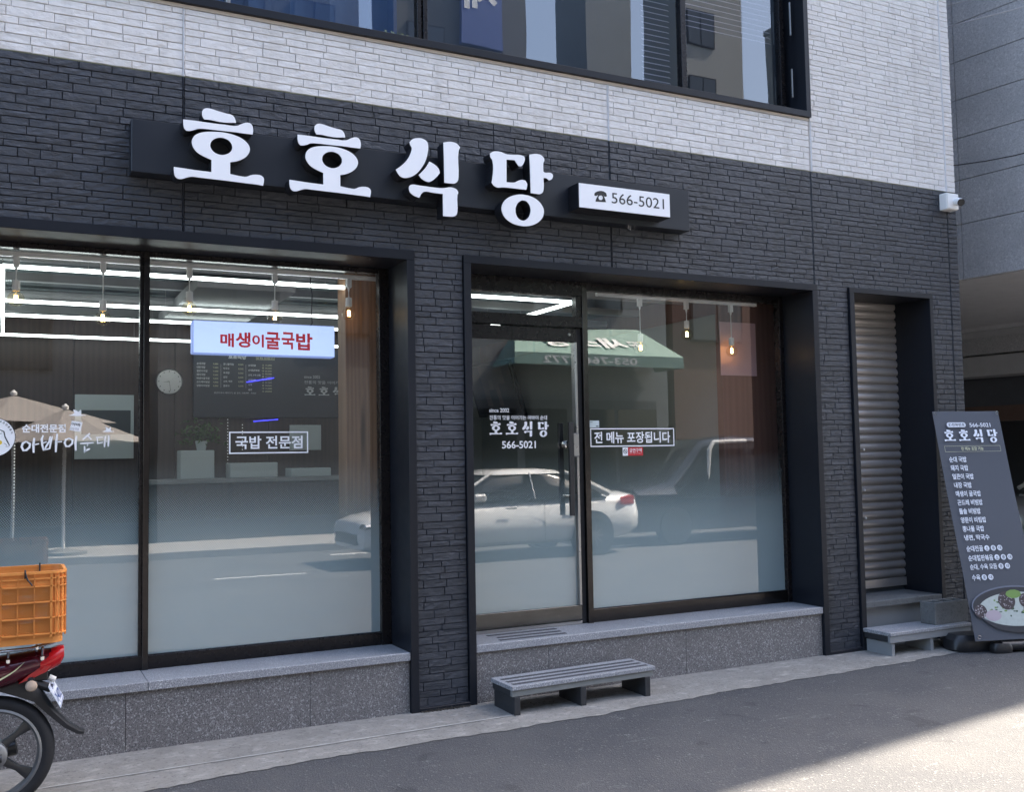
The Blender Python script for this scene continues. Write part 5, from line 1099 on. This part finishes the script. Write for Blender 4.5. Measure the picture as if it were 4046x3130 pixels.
def make_car(label, name='sedan'):
    t = thing(name, label, 'car', (0, 0, 0))
    def rg_(x, zb, zt, w, tw=.93, n=20):
        out = []
        for k in range(n):
            a = 2 * pi * k / n; c_, s_ = cos(a), sin(a); zc, hz = (zb + zt) / 2, (zt - zb) / 2; f = (tw if s_ > .3 else 1)
            out.append((x, w * f * math.copysign(abs(c_) ** .45, c_), zc + hz * math.copysign(abs(s_) ** .5, s_)))
        return out
    st = [(-2.45, .40, .60, .62), (-2.42, .26, .68, .76), (-2.2, .20, .76, .86), (-1.6, .20, .86, .92), (-1.1, .20, .93, .925), (-.3, .20, .96, .925), (.9, .20, .99, .925), (1.7, .20, 1.02, .92), (2.15, .24, 1.03, .88), (2.38, .30, .99, .80), (2.45, .45, .90, .70)]
    m = MB(); m.loft([rg_(*s_) for s_ in st]); obj('body', m, M['car_white'], t, smooth=True, angle=50)
    def gh(z, x0, x1, w): return [(x0, -w * .8, z), (x0 + .12, -w, z), ((x0 + x1) / 2, -w * 1.02, z), (x1 - .15, -w, z), (x1, -w * .8, z), (x1, w * .8, z), (x1 - .15, w, z), ((x0 + x1) / 2, w * 1.02, z), (x0 + .12, w, z), (x0, w * .8, z)]
    m = MB(); m.loft([gh(.93, -1.15, 1.85, .82), gh(1.15, -.72, 1.45, .755), gh(1.36, -.30, 1.02, .66)]); obj('window_glass', m, M['car_glass'], t, smooth=True, angle=50)
    m = MB(); m.loft([gh(1.345, -.36, 1.10, .68), gh(1.40, -.22, .95, .63), gh(1.435, .05, .65, .48)]); obj('roof', m, M['car_white'], t, smooth=True, angle=60)
    for s_ in (-1, 1):
        m = MB(); m.tube([(1.80, s_ * .79, .99), (1.38, s_ * .745, 1.20), (1.02, s_ * .665, 1.37)], [.06, .05, .03], 8); m.tube([(-1.1, s_ * .80, .96), (-.70, s_ * .755, 1.16), (-.30, s_ * .665, 1.37)], [.035, .025, .025], 8); m.tube([(.38, s_ * .84, .95), (.36, s_ * .70, 1.36)], .012, 6); obj('roof_pillar', m, M['car_white'], t, smooth=True)
        m = MB(); m.bbox(-.18, .02, s_ * .93 - .012, s_ * .93 + .012, .80, .83, b=.005); m.bbox(.98, 1.18, s_ * .93 - .012, s_ * .93 + .012, .83, .86, b=.005); obj('door_handle', m, M['chrome'], t)
        m = MB(); m.tube([(.50, s_ * .928, .28), (.50, s_ * .929, .92)], .004, 5); m.tube([(-.78, s_ * .928, .28), (-.78, s_ * .929, .90)], .004, 5); m.tube([(-1.0, s_ * .93, .30), (1.1, s_ * .93, .29)], .006, 5); obj('door_seam', m, M['black_plastic'], t)
        m = MB(); m.bbox(-.78, -.56, s_ * 1.0 - .09, s_ * 1.0 + .05, .93, 1.06, b=.03); obj('mirror', m, M['car_white'], t)
        m = MB(); m.loft([[(2.00, s_ * .885, .80), (2.00, s_ * .885, .90), (2.00, s_ * .84, .92), (2.00, s_ * .84, .80)], [(2.30, s_ * .80, .80), (2.30, s_ * .80, .93), (2.30, s_ * .70, .95), (2.30, s_ * .70, .80)], [(2.44, s_ * .62, .80), (2.44, s_ * .62, .88), (2.44, s_ * .50, .90), (2.44, s_ * .50, .80)]]); obj('tail_light', m, M['red_lens'], t)
        m = MB(); m.bbox(-2.44, -2.15, s_ * .68 - .12, s_ * .68 + .12, .56, .66, b=.03); obj('headlight', m, M['chrome'], t)
        for x in (-1.48, 1.42):
            w_ = bpy.data.objects.new('wheel', None); COL.objects.link(w_); w_.parent = t; w_.location = (x, s_ * .83, .325)
            m = MB(); m.lathe((x, s_ * .83, .325), [(.22, -.1), (.30, -.11), (.325, -.09), (.325, .09), (.30, .11), (.22, .1)], 32, 'Y'); m.f = m.f[:-2]; m.m = m.m[:-2]; obj('tyre', m, M['rubber'], w_, smooth=True)
            m = MB(); m.lathe((x, s_ * .83, .325), [(.23, -.1), (.215, 0), (.23, .1)], 24, 'Y'); m.f = m.f[:-2]; m.m = m.m[:-2]
            for k in range(10): a = 2 * pi * k / 10; m.tube([(x, s_ * .925, .325), (x + .22 * cos(a), s_ * .92, .325 + .22 * sin(a))], [.03, .014], 5)
            obj('rim', m, M['alloy_light'], w_)
            m = MB(); m.lathe((x, s_ * .86, .34), [(.0005, -.075), (.385, -.075), (.385, .075), (.0005, .075)], 28, 'Y'); obj('wheel_arch', m, M['rubber'], t)
    m = MB(); m.bbox(-2.47, -2.42, -.5, .5, .34, .50, b=.01); obj('grille', m, M['black_plastic'], t)
    return t
car = make_car('white sedan parked across the street, mirrored in the door glass'); car.location = (7.16, -8.22, 0)
copy_thing(car, (16.0, 4.1, 0), 'white car parked under the neighbouring building behind the menu banner', radians(-8))
# dark van behind the sedan
VN = thing('van', 'dark van parked behind the white sedan across the street', 'van', (12.3, -9.0, 0))
def vring(x, zt, w, zb=.25): return [(x, -9 - w, zb), (x, -9 - w * 1.02, .9), (x, -9 - w * .9, zt - .1), (x, -9 - w * .75, zt), (x, -9 + w * .75, zt), (x, -9 + w * .9, zt - .1), (x, -9 + w * 1.02, .9), (x, -9 + w, zb)]
m = MB(); m.loft([vring(9.95, .75, .85), vring(10.05, 1.0, .93), vring(10.8, 1.12, .95), vring(11.5, 1.85, .96), vring(12.2, 1.95, .96), vring(14.6, 1.93, .95), vring(14.8, 1.7, .9)]); obj('body', m, M['car_dark'], VN, smooth=True)
m = MB(); m.box(11.7, 12.4, -8.13, -8.10, 1.2, 1.7); m.box(12.6, 14.3, -8.13, -8.10, 1.2, 1.7); obj('side_window', m, M['car_glass'], VN)
m = MB(); m.tube([(11.55, -8.10, 1.15), (11.62, -8.12, 1.70), (11.75, -8.16, 1.82), (12.5, -8.17, 1.84)], .045, 8); obj('window_trim', m, M['car_white'], VN, smooth=True)
for x in (10.75, 13.8): m = MB(); m.lathe((x, -8.1, .34), [(.0005, -.12), (.34, -.11), (.34, .09), (.0005, .10)], 28, 'Y'); obj('wheel', m, M['rubber'], VN)
# parasols
def parasol(cx, cy, z1, z0, R, label):
    t = thing('parasol', label, 'parasol', (cx, cy, 0), 'beige parasols before the cafe'); n = 8; m = MB(); V = [(cx, cy, z1)]; V += [(cx + R * cos(2 * pi * k / n + .2), cy + R * sin(2 * pi * k / n + .2), z0) for k in range(n)]
    V += [(cx + R * .97 * cos(2 * pi * (k + .5) / n + .2) * .93, cy + R * .97 * sin(2 * pi * (k + .5) / n + .2) * .93, z0 - .02) for k in range(n)]
    F = []
    for k in range(n): F += [(0, 1 + k, 9 + k), (0, 9 + k, 1 + (k + 1) % n)]
    m.add(V, F); obj('canopy', m, M['parasol'], t, fix=False)
    m = MB(); m.tube([(cx, cy, .1), (cx, cy, z1 + .03)], .03, 10); m.lathe((cx, cy, z1), [(.05, 0), (.06, .05), (.0005, .1)], 12); obj('pole', m, M['white_plastic'], t, smooth=True)
    m = MB(); [m.tube([(cx, cy, z1 - .03), (cx + R * .98 * cos(2 * pi * k / n + .2), cy + R * .98 * sin(2 * pi * k / n + .2), z0)], .01, 5) for k in range(n)]; obj('ribs', m, M['white_plastic'], t)
    m = MB(); m.lathe((cx, cy, .12), [(.38, 0), (.38, .05), (.05, .1)], 20); obj('base', m, M['concrete_block'], t)
parasol(.15, -14.0 + 1.2, 2.85, 2.35, 1.7, 'taller beige parasol mirrored at the far left of the left window'); parasol(.9, -11.6, 2.55, 2.0, 1.35, 'lower beige parasol mirrored behind the brush lettering')
# shops across the street
def building(name, label, x0, x1, y0, y1, h, mt, wins, wz, ww, wh, step, fl=3.0, frame='frame_metal', door=None):
    t = thing(name, label, 'building', ((x0 + x1) / 2, y0, 0)); m = MB(); m.box(x0, x1, y1, y0, .0, h); m.box(x0 - .05, x1 + .05, y1 - .05, y0 + .08, h, h + .25); obj('wall', m, mt, t)
    z = wz
    while z + wh < h - .2 and wins:
        x = x0 + .5
        while x + ww < x1 - .2:
            m = MB(); m.box(x, x + ww, y0 + .01, y0 + .07, z, z + wh); f = obj('window', m, M[frame], t); m = MB(); m.box(x + .06, x + ww / 2 - .03, y0 + .072, y0 + .085, z + .06, z + wh - .06); m.box(x + ww / 2 + .03, x + ww - .06, y0 + .072, y0 + .085, z + .06, z + wh - .06); obj('pane', m, M['car_glass'], f)
            x += step
        z += fl
    return t
YS = -13.2
AB = building('shop', 'grey shop with the green awning across the street', 8.6, 14.4, YS, -20, 8.6, M['stone_wall'], True, 5.0, 1.6, 1.5, 2.4)
m = MB(); m.box(9.0, 14.0, YS + .02, YS + .06, 0.1, 2.9); gf = obj('shop_front', m, M['dark_wall'], AB); m = MB()
for x in (9.1, 10.4, 11.7, 12.9): m.box(x, x + 1.1, YS + .065, YS + .075, .5, 2.7)
obj('pane', m, M['car_glass'], gf)
m = MB(); m.add([(10.2, YS + .05, 4.50), (13.5, YS + .05, 4.62), (14.0, YS + 1.2, 3.86), (9.6, YS + 1.2, 3.86), (14.0, YS + 1.2, 3.60), (9.6, YS + 1.2, 3.60), (14.0, YS + .05, 3.60), (9.6, YS + .05, 3.60)], [(0, 1, 2, 3), (3, 2, 4, 5), (1, 6, 4, 2), (0, 3, 5, 7)]); aw = obj('awning', m, M['green_awning'], AB, fix=False)
aU = Vector((-1, 0, 0)); aV = (Vector((0, YS + .05, 4.56)) - Vector((0, YS + 1.2, 3.86))).normalized(); m = MB(); text_into(m, '새소망', Vector((13.1, YS + 1.2, 3.86)) + Vector((0, .01, .02)), aU, aV, .35, 2.6, .30, .85, .03); text_into(m, '대구', Vector((13.1, YS + 1.2, 3.86)) + Vector((0, .01, .02)), aU, aV, 0, .28, .35, .75, .02)
text_into(m, '053-766-7772', Vector((13.1, YS + 1.21, 3.64)), aU, ZV, .4, 2.8, 0, .16, .01); obj('awning_lettering', m, M['white_vinyl'], aw, fix=False)
building('shop', 'dark two-storey shop left of the awning shop', 2.6, 8.4, YS, -20, 7.6, M['dark_wall'], True, 4.2, 1.8, 1.5, 2.6); building('shop', 'dark cafe behind the beige parasols', -6, 2.4, YS - 1.0, -21, 6.6, M['dark_wall'], True, .4, 1.9, 2.3, 2.2)
building('shop', 'brown brick shop right of the awning shop', 14.6, 21, YS, -20, 8.0, M['brick_red_wall'], True, 4.4, 1.6, 1.5, 2.4); building('shop', 'grey shop at the far right of the opposite row', 21.2, 31, YS, -21, 9.0, M['stone_wall'], True, 4.4, 1.6, 1.5, 2.4)
building('shop', 'plain grey building at the far left of the opposite row', -20, -6.3, YS, -21, 8.0, M['stone_wall'], True, 4.4, 1.6, 1.5, 2.4)
# taller blocks behind, with sky gaps between them
for x0, x1, h, mt, lb in ((-30, -8, 21, 'stone_wall', 'broad grey apartment block behind the cafe'), (-6.5, 11.4, 24, 'navy_wall', 'navy glazed apartment block rising behind the dark shop'), (12.8, 18.4, 27, 'dark_wall', 'dark tower carrying the tall blue sign'), (21.2, 23.4, 26, 'stone_wall', 'narrow grey tower right of the blue-sign tower'),
                      (25.8, 29.4, 27, 'cream_wall', 'cream tower right of the narrow grey tower'), (33, 48, 22, 'stone_wall', 'wide grey block at the far right behind the shops')):
    building('apartment_block', lb, x0, x1, -28, -30.5, h, M[mt], True, 4.5, 1.5, 1.6, 2.5)
m = MB(); m.box(15.4, 17.2, -27.9, -27.7, 17.5, 25); m2 = MB(); text_into(m2, '대', (17.0, -27.69, 0), (-1, 0, 0), ZV, 0, 1.5, 22.9, 24.5, .03); text_into(m2, '구', (17.0, -27.69, 0), (-1, 0, 0), ZV, 0, 1.5, 20.9, 22.5, .03); text_into(m2, '새', (17.0, -27.69, 0), (-1, 0, 0), ZV, 0, 1.5, 18.9, 20.5, .03)
BS = thing('blue_sign', 'tall blue vertical sign with white Korean letters high on the dark tower', 'sign', (16.3, -27.8, 17.5)); obj('sign_panel', m, M['blue_sign'], BS); obj('lettering', m2, M['white_vinyl'], BS, fix=False)
TR = thing('street_tree', 'leafy green tree peeping between the tall blocks', 'tree', (12.0, -26, 0)); m = MB(); m.tube([(12.0, -26, 0), (12.1, -26, 8), (12.0, -26, 15)], [.3, .22, .12], 8); m.tube([(12.1, -26, 10), (11, -26.4, 14)], [.12, .05], 6); m.tube([(12.1, -26, 11), (13, -25.5, 14)], [.12, .05], 6); obj('trunk', m, M['bark'], TR)
m = MB(); rt = random.Random(21)
for _ in range(2200):
    c_ = rt.choice([(12, -26, 15.6, 1.0), (11.4, -26.2, 14.2, 1.2), (12.6, -25.8, 14.0, 1.2), (12.1, -26, 12.5, 1.6)]); a, e = rt.uniform(0, 2 * pi), math.asin(rt.uniform(-1, 1)); r = c_[3] * rt.random() ** .4
    p = Vector((c_[0] + r * cos(a) * cos(e), c_[1] + r * sin(a) * cos(e), c_[2] + r * sin(e))); d = Vector((rt.uniform(-1, 1), rt.uniform(-1, 1), rt.uniform(-1, 1))).normalized() * .22; n_ = d.cross(Vector((0, 1, .3))).normalized() * .07; m.add([p - d * .5, p + n_, p + d * .5, p - n_], [(0, 1, 2, 3)])
obj('crown', m, M['leaf'], TR, fix=False)
bpy.data.scenes.remove(TS)
